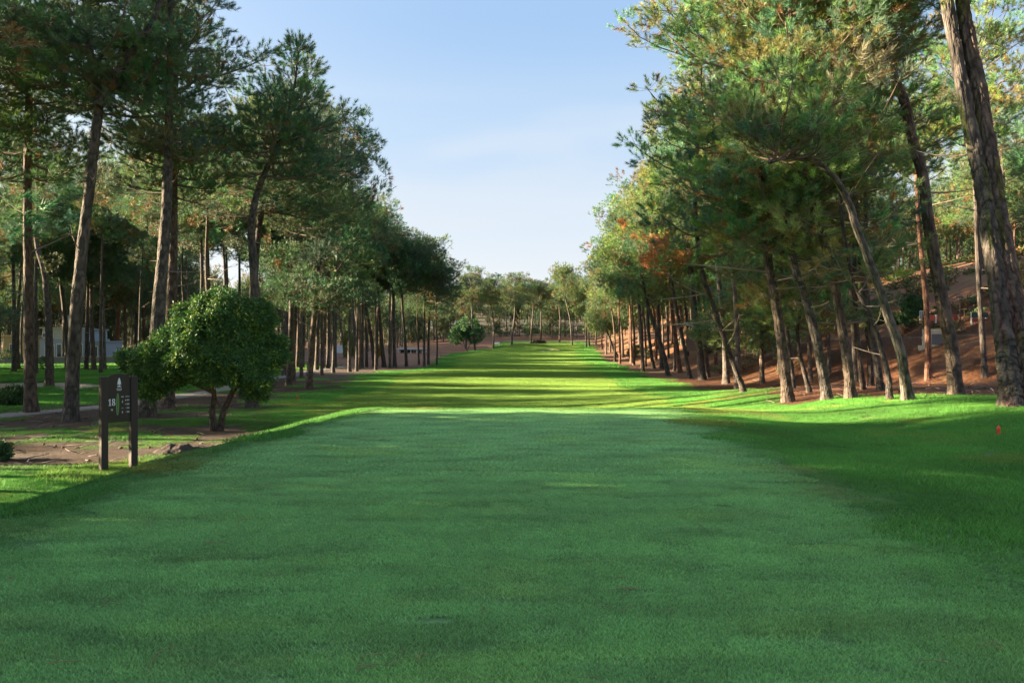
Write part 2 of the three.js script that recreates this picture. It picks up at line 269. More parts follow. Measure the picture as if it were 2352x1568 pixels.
const BARK = { grey: bark(0.14, 0.113, 0.10), brown: bark(0.15, 0.106, 0.084), red: bark(0.23, 0.11, 0.072), pale: bark(0.21, 0.175, 0.15), dark: bark(0.115, 0.09, 0.078) };
const twigMat = std(0.15, 0.105, 0.08, 0.95), deadTwig = std(0.24, 0.195, 0.165, 0.95);
// tapered tube along points; rad(t) in metres; rough gives plates of bark as real relief
function tube(pts, rad, sides, rows, o = {}) {
  const cur = new THREE.CatmullRomCurve3(pts, false, 'centripetal'), P = [], U = [], C = [], I = [], len = cur.getLength();
  const T = cur.getTangent(0.001); let N = V(1, 0, 0).addScaledVector(T, -T.x).normalize();
  for (let j = 0; j <= rows; j++) {
    const t = j / rows, p = cur.getPoint(t), tg = cur.getTangent(Math.min(0.999, Math.max(0.001, t)));
    N.addScaledVector(tg, -N.dot(tg)).normalize(); const B = V(0, 0, 0).crossVectors(tg, N), R = rad(t), y = t * len;
    for (let i = 0; i <= sides; i++) {
      const a = i / sides * Math.PI * 2, ca = Math.cos(a), sa = Math.sin(a); let r = R, k = 1;
      if (o.rough) { const s = o.seed * 13.1, q = R * 9, w = (noise(y * 2.2 + s, ca * 2 + sa + 9) - 0.5) * 0.5, n1 = Math.abs(noise(ca * q + s + w + y * 0.4, sa * q + y * 4.2) * 2 - 1), n2 = Math.abs(noise(ca * q * 2 + s + 50, sa * q * 2 + y * 9 + 20) * 2 - 1), f = Math.min(1, n1 * 2.2) * 0.7 + Math.min(1, n2 * 1.8) * 0.3; r += o.rough * (f - 0.55) + R * 0.10 * (noise(ca * 1.4 + y * 0.6 + s, sa * 1.4 + 30) - 0.5); k = 0.42 + 0.75 * f; }
      else if (o.lump) r *= 1 + o.lump * (noise(ca * 1.3 + y * 0.9 + o.seed * 7, sa * 1.3 + 5 + y * 0.3) - 0.5);
      if (o.flare) { const f = Math.exp(-y / (0.28 + R * 0.5)); r *= 1 + o.flare * f * (0.7 + 0.6 * Math.max(0, Math.sin(a * 3 + o.seed))); }
      P.push(p.x + (N.x * ca + B.x * sa) * r, p.y + (N.y * ca + B.y * sa) * r, p.z + (N.z * ca + B.z * sa) * r); U.push(i / sides * Math.max(1, Math.round(R * 6.283 / 0.9)), y / 1.5);
      if (o.tint) C.push(...o.tint(t, a, y).map(c => c * k)); else C.push(k, k, k);
    }
  }
  const n = sides + 1; for (let j = 0; j < rows; j++) for (let i = 0; i < sides; i++) { const a = j * n + i; I.push(a, a + 1, a + n, a + 1, a + n + 1, a + n); }
  const g = new THREE.BufferGeometry(); g.setAttribute('position', new THREE.Float32BufferAttribute(P, 3)); g.setAttribute('uv', new THREE.Float32BufferAttribute(U, 2)); g.setAttribute('color', new THREE.Float32BufferAttribute(C, 3)); g.setIndex(I); g.computeVertexNormals();
  g.userData.curve = cur; return g;
}
function rod(list, pts, r0, r1, sides = 4) {                           // a light tube without uv, collected for merging
  const P = [], I = [], n = pts.length; 
  for (let j = 0; j < n; j++) { const a = pts[Math.max(0, j - 1)], b = pts[Math.min(n - 1, j + 1)], t = b.clone().sub(a).normalize(), N = Math.abs(t.y) > 0.9 ? V(1, 0, 0) : V(0, 1, 0); N.addScaledVector(t, -N.dot(t)).normalize(); const B = V(0, 0, 0).crossVectors(t, N), r = lerp(r0, r1, j / (n - 1)); for (let i = 0; i < sides; i++) { const q = i / sides * 6.2832; P.push(pts[j].x + (N.x * Math.cos(q) + B.x * Math.sin(q)) * r, pts[j].y + (N.y * Math.cos(q) + B.y * Math.sin(q)) * r, pts[j].z + (N.z * Math.cos(q) + B.z * Math.sin(q)) * r); } }
  for (let j = 0; j < n - 1; j++) for (let i = 0; i < sides; i++) { const a = j * sides + i, b = j * sides + (i + 1) % sides; I.push(a, b, a + sides, b, b + sides, a + sides); }
  list.push([P, I]);
}
function rodsGeo(list) {
  const P = [], I = []; for (const [p, i] of list) { const o = P.length / 3; for (const v of p) P.push(v); for (const k of i) I.push(k + o); }
  const g = new THREE.BufferGeometry(); g.setAttribute('position', new THREE.Float32BufferAttribute(P, 3)); g.setIndex(I); g.computeVertexNormals(); return g;
}

// ------------------------------------------------------------------ needles: a brush of needles round a shoot along +y
function brush(seed, len, needles, nl, w, droop = 0, tufts = 1, spread = 0) {
  const r = rng(seed), P = [], C = [];
  for (let k = 0; k < tufts; k++) {
    const o = tufts === 1 ? V(0, 0, 0) : V((r() - 0.5) * spread, r() * spread * 0.9, (r() - 0.5) * spread), ax = tufts === 1 ? V(0, 1, 0) : V(r() - 0.5, 0.6 + r() * 0.6, r() - 0.5).normalize(), sh = 0.75 + 0.5 * r();
    for (let i = 0; i < needles; i++) {
      const s = Math.pow(r(), 0.7), p = o.clone().addScaledVector(ax, s * len), a = r() * 6.283, e = lerp(1.25, 0.35, s) + (r() - 0.5) * 0.5;
      const N = Math.abs(ax.y) > 0.9 ? V(1, 0, 0) : V(0, 1, 0); N.addScaledVector(ax, -N.dot(ax)).normalize(); const B = V(0, 0, 0).crossVectors(ax, N);
      const dir = ax.clone().multiplyScalar(Math.cos(e)).addScaledVector(N, Math.sin(e) * Math.cos(a)).addScaledVector(B, Math.sin(e) * Math.sin(a)); dir.y -= droop; dir.normalize();
      const side = V(r() - 0.5, r() - 0.5, r() - 0.5).cross(dir).normalize().multiplyScalar(w / 2), L = nl * (0.7 + 0.5 * r()), t = p.clone().addScaledVector(dir, L), kk = sh * (0.8 + 0.4 * r());
      P.push(p.x - side.x, p.y - side.y, p.z - side.z, p.x + side.x, p.y + side.y, p.z + side.z, t.x, t.y, t.z);
      C.push(kk * 0.75, kk * 0.7, kk * 0.7, kk * 0.75, kk * 0.7, kk * 0.7, kk * 1.1, kk * 1.1, kk);
    }
  }
  return triSoup(P, C);
}
const needleMat = leafy(0.46, 0.6);
const BRUSH = [
  [0, 1, 2].map(i => brush(20 + i, 0.24, 66, 0.165, 0.0125)),
  [0, 1, 2].map(i => brush(30 + i, 0.26, 20, 0.23, 0.024, 0, 9, 0.8)),
  [0, 1, 2].map(i => brush(40 + i, 0.40, 13, 0.36, 0.055, 0, 13, 1.4)),
];
const deadBrush = brush(50, 0.34, 46, 0.19, 0.014, 1.1);
const GREEN = [[0.17, 0.33, 0.12], [0.30, 0.37, 0.12], [0.115, 0.28, 0.165], [0.21, 0.34, 0.15]];

// A pine. o: curve points pts (world), r0, r1 trunk radii, cs crown start (0..1 along trunk), prof [[f, radius]], n branches, lod, ...
function pine(o) {
  const base = o.pts[0], r = rng(o.seed * 7919 + 13), lod = o.lod ?? 0;
  const t = thing(o.name || 'pine_tree', o.label, 'tree', [base.x, base.y, base.z], 0, o.group);
  const pts = o.pts.map(p => p.clone().sub(base)); pts[0].y -= 0.12;
  const rad = s => lerp(o.r0, o.r1, Math.pow(s, 0.85));
  const len = pts.reduce((s, p, i) => i ? s + p.distanceTo(pts[i - 1]) : 0, 0);
  const g = tube(pts, rad, o.sides || (lod === 0 ? 18 : lod === 1 ? 9 : 6), o.rows || Math.round(len / (lod === 0 ? 0.12 : lod === 1 ? 0.5 : 1)), { flare: lod === 0 ? 0.55 : 0.4, seed: o.seed, rough: o.rough ?? (lod === 0 ? 0.022 : 0), lump: 0.22, tint: o.tint });
  const trunk = part(t, 'trunk', g, o.bark || BARK.grey), cur = g.userData.curve;
  const items = [[], [], []], dead = [], wood = [], big = []; const green = o.green ?? 0.5;
  const inDead = (p) => { if (!o.dead) return false; const w = toPx(p.clone().add(base)); return o.dead.some(([x, y, rr]) => Math.hypot(w[0] - x, w[1] - y) < rr * (0.35 + 0.75 * r())); };
  const leaf = (p, dir, inner, sc = 1, pc) => {
    const q = new THREE.Quaternion().setFromUnitVectors(UPV, dir).multiply(_q2.setFromAxisAngle(UPV, r() * 6.283));
    if (lod < 2 && inDead(p)) { if (lod === 1) for (let e = 0; e < 2; e++) dead.push({ p: p.clone().add(V((r() - 0.5) * 0.7, (r() - 0.5) * 0.5, (r() - 0.5) * 0.7)), q, s: 1.2 + 0.6 * r(), c: [0.66 * (0.5 + 0.6 * r()), 0.32 * (0.5 + 0.6 * r()), 0.10] }); dead.push({ p: p.clone(), q, s: 1.1 + 0.5 * r(), c: [0.66 * (0.5 + 0.6 * r()), 0.32 * (0.5 + 0.6 * r()), 0.10] }); return; }
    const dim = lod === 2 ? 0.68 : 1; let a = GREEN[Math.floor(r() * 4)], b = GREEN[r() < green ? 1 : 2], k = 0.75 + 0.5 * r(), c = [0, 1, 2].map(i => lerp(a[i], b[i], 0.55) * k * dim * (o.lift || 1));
    if (pc) { const kk = 0.85 + 0.3 * r(); c = pc.map(v => v * kk * (o.lift || 1)); }
    if (r() < inner * (o.brown ?? 0.3) * 0.6) c = [0.32 * k, 0.185 * k, 0.07 * k];
    if (o.dry) c = [0.26 * k, 0.115 * k, 0.04 * k];
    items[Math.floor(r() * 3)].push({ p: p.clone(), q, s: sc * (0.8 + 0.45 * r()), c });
  };
  const prof = f => table(o.prof, f);
  const bend = o.bias || V(0, 0, 0);
  for (let i = 0; i < o.n; i++) {
    const f = (i + r()) / o.n, s = lerp(o.cs, 1, f), p0 = cur.getPoint(Math.min(1, s)), az = i * 2.39996 + r() * 0.9, el = lerp(-0.12, 0.95, f * f) + (r() - 0.5) * 0.4, L = prof(f) * (0.42 + 0.8 * r());
    const dir = V(Math.cos(az) * Math.cos(el), Math.sin(el), Math.sin(az) * Math.cos(el)).add(bend).normalize(), curl = 0.16 + 0.32 * r(), sag = r() * 0.16 * (1 - f), wig = V(r() - 0.5, (r() - 0.5) * 0.6, r() - 0.5).multiplyScalar(0.36 * L);
    const bp = q => p0.clone().addScaledVector(dir, L * q).add(V(0, L * (curl * q * q - sag * Math.sin(q * 3.14)), 0)).addScaledVector(wig, Math.sin(q * 2.6) * q);
    const R = Math.min(rad(s) * 0.55, 0.018 + 0.013 * L);
    const line = [0, 0.25, 0.5, 0.75, 1].map(bp);
    if (lod === 0 && L > 1.2) { const l = []; rod(l, line, R, 0.012, 6); big.push(rodsGeo(l)); } else if (lod < 2) rod(wood, line.filter((_, k) => lod === 0 || k % 2 === 0), R, 0.012, lod === 0 ? 5 : 3); else rod(wood, [line[0], line[4]], R, 0.03, 3);
    if (lod === 2) { const m = Math.max(2, Math.round(L * 2.1)); for (let k = 0; k < m; k++) { const q = lerp(0.3, 1.0, (k + r()) / m), p = bp(q); p.add(V(r() - 0.5, (r() - 0.5) * 0.5, r() - 0.5).multiplyScalar(L * 0.45)); leaf(p, dir.clone().multiplyScalar(0.5).add(V(r() - 0.5, 0.7, r() - 0.5)).normalize(), 0.6, o.leaf || 1); } continue; }
    // needle pads: clumps of brushes towards the branch's outer half, with gaps between them
    const np = Math.max(1, Math.round(L * (lod === 0 ? 1.25 : 1.0)));
    for (let k = 0; k < np; k++) {
      const q = k === np - 1 ? 0.97 : lerp(0.38, 0.95, (k + 0.8 * r()) / np), b0 = bp(Math.max(0, q - 0.12)), tg = bp(Math.min(1, q + 0.04)).sub(bp(q - 0.04)).normalize(), side = V(-tg.z, 0, tg.x).normalize();
      const R = (0.40 + 0.10 * L) * (0.65 + 0.6 * r()) * (o.pad || 1), ctr = bp(q).addScaledVector(side, (k === np - 1 ? 0 : (k % 2 ? 1 : -1) * (0.12 + 0.14 * r()) * L)).add(V(0, 0.10 * R, 0));
      rod(wood, [b0, b0.clone().lerp(ctr, 0.55).add(V(0, -0.04, 0)), ctr], 0.016, 0.008, 3);
      const hue = r(), pc = [0, 1, 2].map(i => lerp(lerp(GREEN[2][i], GREEN[3][i], Math.min(1, hue * 1.6)), GREEN[1][i], ss(0.55, 1.1, hue * 0.6 + green * 0.6)) * (0.72 + 0.5 * r()));
      const nt = Math.round((lod === 0 ? 38 : 8) * R * (lod === 0 ? R * 0.9 + 0.35 : 1));
      for (let e = 0; e < nt; e++) {
        const a = r() * 6.283, u = r() * 1.6 - 0.6, hz = Math.sqrt(Math.max(0, 1 - u * u)), dv = V(hz * Math.cos(a), u, hz * Math.sin(a)), rr = R * (0.35 + 0.7 * Math.sqrt(r())), p = V(ctr.x + dv.x * rr, ctr.y + dv.y * rr * 0.55, ctr.z + dv.z * rr);
        leaf(p, dv.clone().multiplyScalar(0.8).addScaledVector(dir, 0.35).add(V((r() - 0.5) * 0.5, 0.45, (r() - 0.5) * 0.5)).normalize(), u < -0.15 ? 1 : 0.2, 1, pc);
        if (lod === 0 && e % 3 === 0) rod(wood, [ctr, p], 0.008, 0.005, 3);
      }
    }
  }
  // bare dead limbs below the crown
  const nd = o.snags ?? (lod === 0 ? 9 : lod === 1 ? 4 : 0), dw = [];
  for (let i = 0; i < nd; i++) {
    const s = lerp(Math.max(0.22, o.cs - 0.38), o.cs + 0.08, r()), p0 = cur.getPoint(s), az = r() * 6.283, L = (0.5 + 2.2 * r() * r()) * (o.snagL ?? 1), dir = V(Math.cos(az), (r() - 0.35) * 0.6, Math.sin(az)).normalize(), w = V(r() - 0.5, r() - 0.5, r() - 0.5).multiplyScalar(0.35 * L);
    const bp = q => p0.clone().addScaledVector(dir, L * q).addScaledVector(w, q * q).add(V(0, 0.15 * L * q * q, 0));
    rod(dw, [0, 0.35, 0.7, 1].map(bp), Math.min(rad(s) * 0.35, 0.012 + 0.012 * L), 0.005, 4);
    for (let k = 0; k < L * 2.5; k++) { const q = 0.3 + 0.7 * r(), p = bp(q), d2 = dir.clone().add(V(r() - 0.5, r() - 0.5, r() - 0.5).multiplyScalar(1.8)).normalize(); rod(dw, [p, p.clone().addScaledVector(d2, 0.18 + 0.3 * L * (1.1 - q) * r())], 0.007, 0.003, 3); }
  }
  for (const b of big) part(t, 'branch', b, twigMat);
  if (wood.length) tag(part(t, 'twigs', rodsGeo(wood), twigMat), null, null, null, 'stuff');
  if (dw.length) tag(part(t, 'dead_twigs', rodsGeo(dw), deadTwig), null, null, null, 'stuff');
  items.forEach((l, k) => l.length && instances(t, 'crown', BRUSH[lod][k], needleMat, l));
  if (dead.length) instances(t, 'dead_foliage', deadBrush, needleMat, dead, 'hanging clusters of dry orange needles');
  stats.leaf += items[0].length + items[1].length + items[2].length + dead.length; stats.trees++;
  return t;
}
const stats = { leaf: 0, trees: 0 };

// hero pines: traced trunk points carried to the depth of their foot, then continued upward to their real height
function traced(o) {
  const foot = ground(...o.px[0]), d = -foot.z, r = rng(o.seed * 31 + 5), pts = [foot];
  for (let i = 1; i < o.px.length; i++) pts.push(at(o.px[i][0], o.px[i][1], d + (o.away || 0) * i / o.px.length + (r() - 0.5) * 0.25));
  let top = pts[pts.length - 1]; const prev = pts[pts.length - 2], goal = foot.y + o.h;
  if (top.y < goal - 0.3) { const dir = top.clone().sub(prev).normalize(); while (top.y < goal - 0.2) { dir.lerp(V(0, 1, 0), 0.22).add(V((r() - 0.5) * 0.22, 0, (r() - 0.5) * 0.22)).normalize(); top = top.clone().addScaledVector(dir, Math.min(1.6, goal - top.y + 0.1)); pts.push(top); } }
  const m = d / F;
  const total = pts[pts.length - 1].y - foot.y;
  return pine({ lod: d < 45 ? 0 : d < 115 ? 1 : 2, ...o, pts, r0: o.w * 0.41 * m, r1: (o.w1 ?? o.w * 0.3) * 0.41 * m, cs: o.csf || o.cs / total, seed: o.seed });
}
const P1 = [[0, 2.2], [0.25, 3.2], [0.6, 3.2], [0.85, 2.4], [1, 1.3]];
const sc = (k, p = P1) => p.map(([f, v]) => [f, v * k]);

// ------------------------------------------------------------------ left grove: the pines that can be told apart
const LEFT = [
  { label: 'straight dark pine at the far left, beside the dark round shrub', px: [[70, 948], [66, 800], [64, 640], [62, 470], [63, 300]], w: 32, w1: 10, h: 14.2, cs: 6.8, prof: sc(1.1), n: 40, bark: 'brown' },
  { label: 'tall pine whose trunk forks high up, left of the tee sign', px: [[160, 968], [166, 860], [176, 700], [186, 590], [205, 430], [217, 320], [226, 240], [212, 160], [203, 90], [200, 0]], w: 38, w1: 16, h: 15.0, cs: 9.8, prof: sc(1.15), n: 40, limb: [[226, 240], [262, 180], [305, 112], [345, 60], [380, -40]], bark: 'grey' },
  { label: 'thick straight pine behind the leafy tree, its foot leaning left', px: [[334, 957], [350, 860], [364, 700], [376, 560], [383, 440], [386, 340], [388, 200], [392, 60]], w: 42, w1: 14, h: 15.0, cs: 9.2, prof: sc(0.95), bias: V(-0.28, 0, 0), n: 42, bark: 'grey' },
  { label: 'thick pine close behind the straight one, above the leafy tree', px: [[384, 938], [389, 830], [393, 700], [396, 560], [397, 430], [396, 320], [402, 180], [408, 60]], w: 36, w1: 14, h: 15.0, cs: 8.6, prof: sc(0.92), bias: V(-0.22, 0, 0), n: 42, bark: 'brown' },
  { label: 'curved leaning pine with a bare upper trunk and pointed top', px: [[581, 938], [583, 800], [584, 650], [577, 540], [580, 490], [592, 436], [616, 379], [638, 330], [652, 290], [664, 250], [678, 184], [684, 118]], w: 30, w1: 4, h: 12.0, cs: 7.4, prof: [[0, 2.9], [0.25, 2.6], [0.5, 1.9], [0.75, 1.1], [1, 0.35]], n: 46, bark: 'grey' },
  { label: 'dark pine half hidden behind the curved leaning pine', px: [[562, 912], [570, 800], [580, 690], [590, 560], [600, 490], [612, 420]], w: 26, w1: 8, h: 13.0, cs: 7.4, prof: sc(1.25), n: 42, bark: 'dark' },
  { label: 'pine standing alone at the fairway edge, leaning to the right', px: [[709, 893], [713, 830], [718, 765], [724, 700], [730, 640], [738, 540], [752, 440]], w: 20, w1: 7, h: 14.8, cs: 5.2, prof: [[0, 3.2], [0.25, 4.1], [0.55, 3.9], [0.8, 2.5], [1, 0.7]], n: 56, bark: 'brown' },
  { label: 'straight pine with a pale trunk left of the lone leaning pine', px: [[653, 862], [656, 760], [659, 660], [661, 590], [668, 500]], w: 20, w1: 8, h: 13.5, cs: 6.8, prof: sc(1.3), n: 54, bark: 'grey' },
  { label: 'crooked pine trunk with a pale snapped top beside the sand', px: [[112, 891], [112, 800], [109, 697], [100, 620], [88, 580], [82, 548]], w: 23, w1: 12, h: 5.4, cs: 5.3, prof: [[0, 0.5], [1, 0.4]], n: 2, bark: 'dark', snags: 5 },
  { label: 'bent pine behind the forked pine, curving to the left', px: [[155, 848], [152, 770], [139, 640], [133, 560], [131, 500], [134, 400]], w: 16, w1: 7, h: 14.0, cs: 7.6, prof: sc(1.2), n: 48, bark: 'dark' },
  { label: 'slim dark pine at the left edge of the grove', px: [[31, 854], [31, 700], [29, 595], [30, 460]], w: 12, w1: 6, h: 14.5, cs: 8, prof: sc(1.1), n: 40, bark: 'dark' },
  { label: 'dark slim pine right of the forked pine, standing on sunlit lawn', px: [[197, 850], [200, 720], [203, 600], [206, 450]], w: 12, w1: 6, h: 14.5, cs: 8, prof: sc(1.15), n: 40, bark: 'dark' },
  { label: 'straight dark pine above the left post of the tee sign', px: [[215, 851], [210, 740], [208, 600], [210, 450]], w: 14, w1: 6, h: 15.0, cs: 8.4, prof: sc(1.2), n: 43, bark: 'brown' },
  { label: 'pale sunlit slim pine above the top of the tee sign', px: [[240, 850], [238, 760], [235, 680], [234, 560]], w: 9, w1: 5, h: 14.0, cs: 8, prof: sc(1.0), n: 35, bark: 'pale' },
  { label: 'pine with a ruddy trunk leaning right, left of the leafy tree', px: [[269, 815], [272, 700], [277, 600], [284, 470], [290, 380]], w: 12, w1: 6, h: 16.0, cs: 9, prof: sc(1.2), n: 40, bark: 'red' },
  { label: 'straight pine next to the ruddy leaning trunk', px: [[287, 816], [286, 700], [285, 560], [284, 430]], w: 11, w1: 6, h: 16.0, cs: 9, prof: sc(1.1), n: 37, bark: 'brown' },
  { label: 'tall grey pine just left of the leafy tree with sunlit left side', px: [[313, 812], [314, 690], [318, 560], [324, 450], [328, 330]], w: 15, w1: 8, h: 16.0, cs: 8.6, prof: sc(1.2), n: 43, bark: 'grey' },
  { label: 'slim ruddy pine between the grey pine and the thick pines', px: [[330, 812], [329, 690], [328, 560], [328, 440]], w: 10, w1: 5, h: 16.0, cs: 9, prof: sc(1.1), n: 37, bark: 'red' },
  { label: 'thin pine leaning left just before the thick pine trunk', px: [[352, 812], [346, 680], [337, 580], [330, 510]], w: 9, w1: 5, h: 15.0, cs: 9, prof: sc(1.1), n: 35, bark: 'brown' },
  { label: 'slim pine right of the two thick trunks', px: [[405, 820], [408, 715], [412, 620], [418, 520]], w: 12, w1: 6, h: 15.0, cs: 8.5, prof: sc(1.2), n: 40, bark: 'brown' },
  { label: 'dark pine left of the row, right of the pale straight pine', px: [[672, 845], [676, 740], [683, 660], [690, 600]], w: 10, w1: 5, h: 12.8, cs: 7.5, prof: sc(1.15), n: 40, bark: 'dark' },
  { label: 'second dark trunk of the tight row behind the lone leaning pine', px: [[683, 846], [686, 740], [690, 640]], w: 11, w1: 5, h: 12.8, cs: 7.3, prof: sc(1.15), n: 40, bark: 'brown' },
  { label: 'third trunk of the tight row, showing left of the lone pine', px: [[694, 846], [698, 740], [703, 640]], w: 10, w1: 5, h: 12.3, cs: 7.3, prof: sc(1.1), n: 40, bark: 'dark' },
  { label: 'dark trunk of the row just right of the lone leaning pine', px: [[727, 850], [730, 740], [732, 650]], w: 11, w1: 5, h: 14.0, cs: 7, prof: sc(1.15), n: 40, bark: 'dark' },
  { label: 'slanting trunk in the row right of the lone pine', px: [[741, 846], [745, 740], [752, 640]], w: 9, w1: 5, h: 12.3, cs: 7, prof: sc(1.15), n: 40, bark: 'brown' },
  { label: 'dark straight trunk third from the right end of the row', px: [[753, 846], [754, 740], [757, 640]], w: 10, w1: 5, h: 12.8, cs: 7, prof: sc(1.2), n: 43, bark: 'dark' },
  { label: 'thick dark trunk closing the right end of the tight row', px: [[767, 845], [769, 740], [773, 650]], w: 13, w1: 6, h: 13.3, cs: 7, prof: sc(1.35), n: 48, bark: 'dark' },
  { label: 'far pine leaning left, in front of the pale yellow-green bush', px: [[792, 820], [786, 770], [778, 725], [776, 680]], w: 7, w1: 4, h: 12.3, cs: 8, prof: sc(1.1), n: 37, bark: 'brown' },
  { label: 'slim dark pine right of the pale yellow-green bush', px: [[817, 824], [814, 770], [811, 725], [810, 650]], w: 8, w1: 4, h: 12.3, cs: 8, prof: sc(1.1), n: 37, bark: 'dark' },
  { label: 'leaning pine on the sunlit needle floor, second right of the bush', px: [[829, 834], [823, 770], [817, 720], [812, 660]], w: 8, w1: 4, h: 12.3, cs: 7.8, prof: sc(1.15), n: 37, bark: 'brown' },
  { label: 'straight dark pine on the sunlit red needle floor', px: [[842, 843], [841, 780], [838, 720], [836, 660]], w: 8, w1: 4, h: 12.3, cs: 7.4, prof: sc(1.2), n: 40, bark: 'dark' },
  { label: 'thick slanting pine with split foot on the red needle floor', px: [[861, 843], [853, 780], [842, 720], [834, 660]], w: 12, w1: 6, h: 13.3, cs: 7, prof: sc(1.3), n: 45, bark: 'dark' },
  { label: 'dark pine leaning left, right of the slanting split one', px: [[882, 843], [876, 780], [871, 720], [868, 650]], w: 12, w1: 5, h: 12.8, cs: 7, prof: sc(1.2), n: 43, bark: 'dark' },
  { label: 'pair-standing pine with a pale lit edge at the fairway side', px: [[895, 842], [898, 780], [900, 720], [902, 660]], w: 7, w1: 4, h: 11.8, cs: 7.2, prof: sc(1.1), n: 37, bark: 'pale' },
  { label: 'darker pine of the close pair at the fairway side', px: [[906, 843], [905, 780], [904, 720], [904, 650]], w: 11, w1: 5, h: 12.3, cs: 6.8, prof: sc(1.25), n: 43, bark: 'dark' },
  { label: 'dark pine before the low white building', px: [[934, 842], [930, 780], [925, 720], [922, 660]], w: 9, w1: 4, h: 11.8, cs: 6.6, prof: sc(1.2), n: 40, bark: 'dark' },
  { label: 'pine right of the low white building front', px: [[962, 838], [960, 780], [958, 720], [960, 650]], w: 6, w1: 3, h: 10.8, cs: 6.4, prof: sc(1.05), n: 37, bark: 'brown' },
  { label: 'tall pine with a rounded crown rising over the left tree line', px: [[974, 841], [974, 780], [974, 720], [976, 660], [981, 600]], w: 8, w1: 3, h: 13.8, cs: 8.6, prof: [[0, 1.6], [0.2, 2.6], [0.6, 2.7], [0.85, 1.9], [1, 0.8]], n: 34, bark: 'dark', snags: 2 },
  { label: 'slanting pine under the rounded crown at the end of the line', px: [[984, 838], [984, 780], [987, 720], [996, 660]], w: 8, w1: 4, h: 11.5, cs: 5.6, prof: sc(1.05), n: 40, bark: 'dark' },
  { label: 'thin bare-stemmed pine at the right end of the left line', px: [[1003, 841], [1004, 780], [1001, 720], [1003, 660]], w: 5, w1: 3, h: 10.5, cs: 4.8, prof: sc(0.85), n: 35, bark: 'dark', bias: V(0.25, 0, 0) },
];
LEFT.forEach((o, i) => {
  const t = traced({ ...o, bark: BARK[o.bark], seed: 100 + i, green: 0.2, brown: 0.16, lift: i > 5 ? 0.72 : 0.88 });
  if (o.limb) {
    const d = -t.position.z, pts = o.limb.map(([x, y]) => at(x, y, d - 0.2).sub(t.position));
    part(t, 'branch', tube(pts, s => lerp(0.19, 0.07, s), 14, 40, { seed: 5, rough: 0.015 }), BARK.grey);
  }
});

[[-19.6, 27, 14.2, 'pine just past the left edge, its boughs hanging into the upper left corner'], [-18.2, 22.5, 13.8, 'pine beside the far left pine, only its outer boughs reaching into view'], [-22.5, 34.5, 15, 'tall pine behind the dark round shrub, mostly past the left edge']].forEach(([x, d, h, label], i) => pine({ label, pts: [0, 0.3, 0.6, 1].map(q => V(x + 0.5 * q * Math.sin(i * 2 + q * 3), H(x, d) + h * q, -d + 0.3 * q)), r0: 0.2, r1: 0.05, cs: 0.70, prof: sc(1.2), n: 40, lod: 0, seed: 880 + i, bark: BARK.dark, green: 0.3, brown: 0.1, lift: 0.85 }));

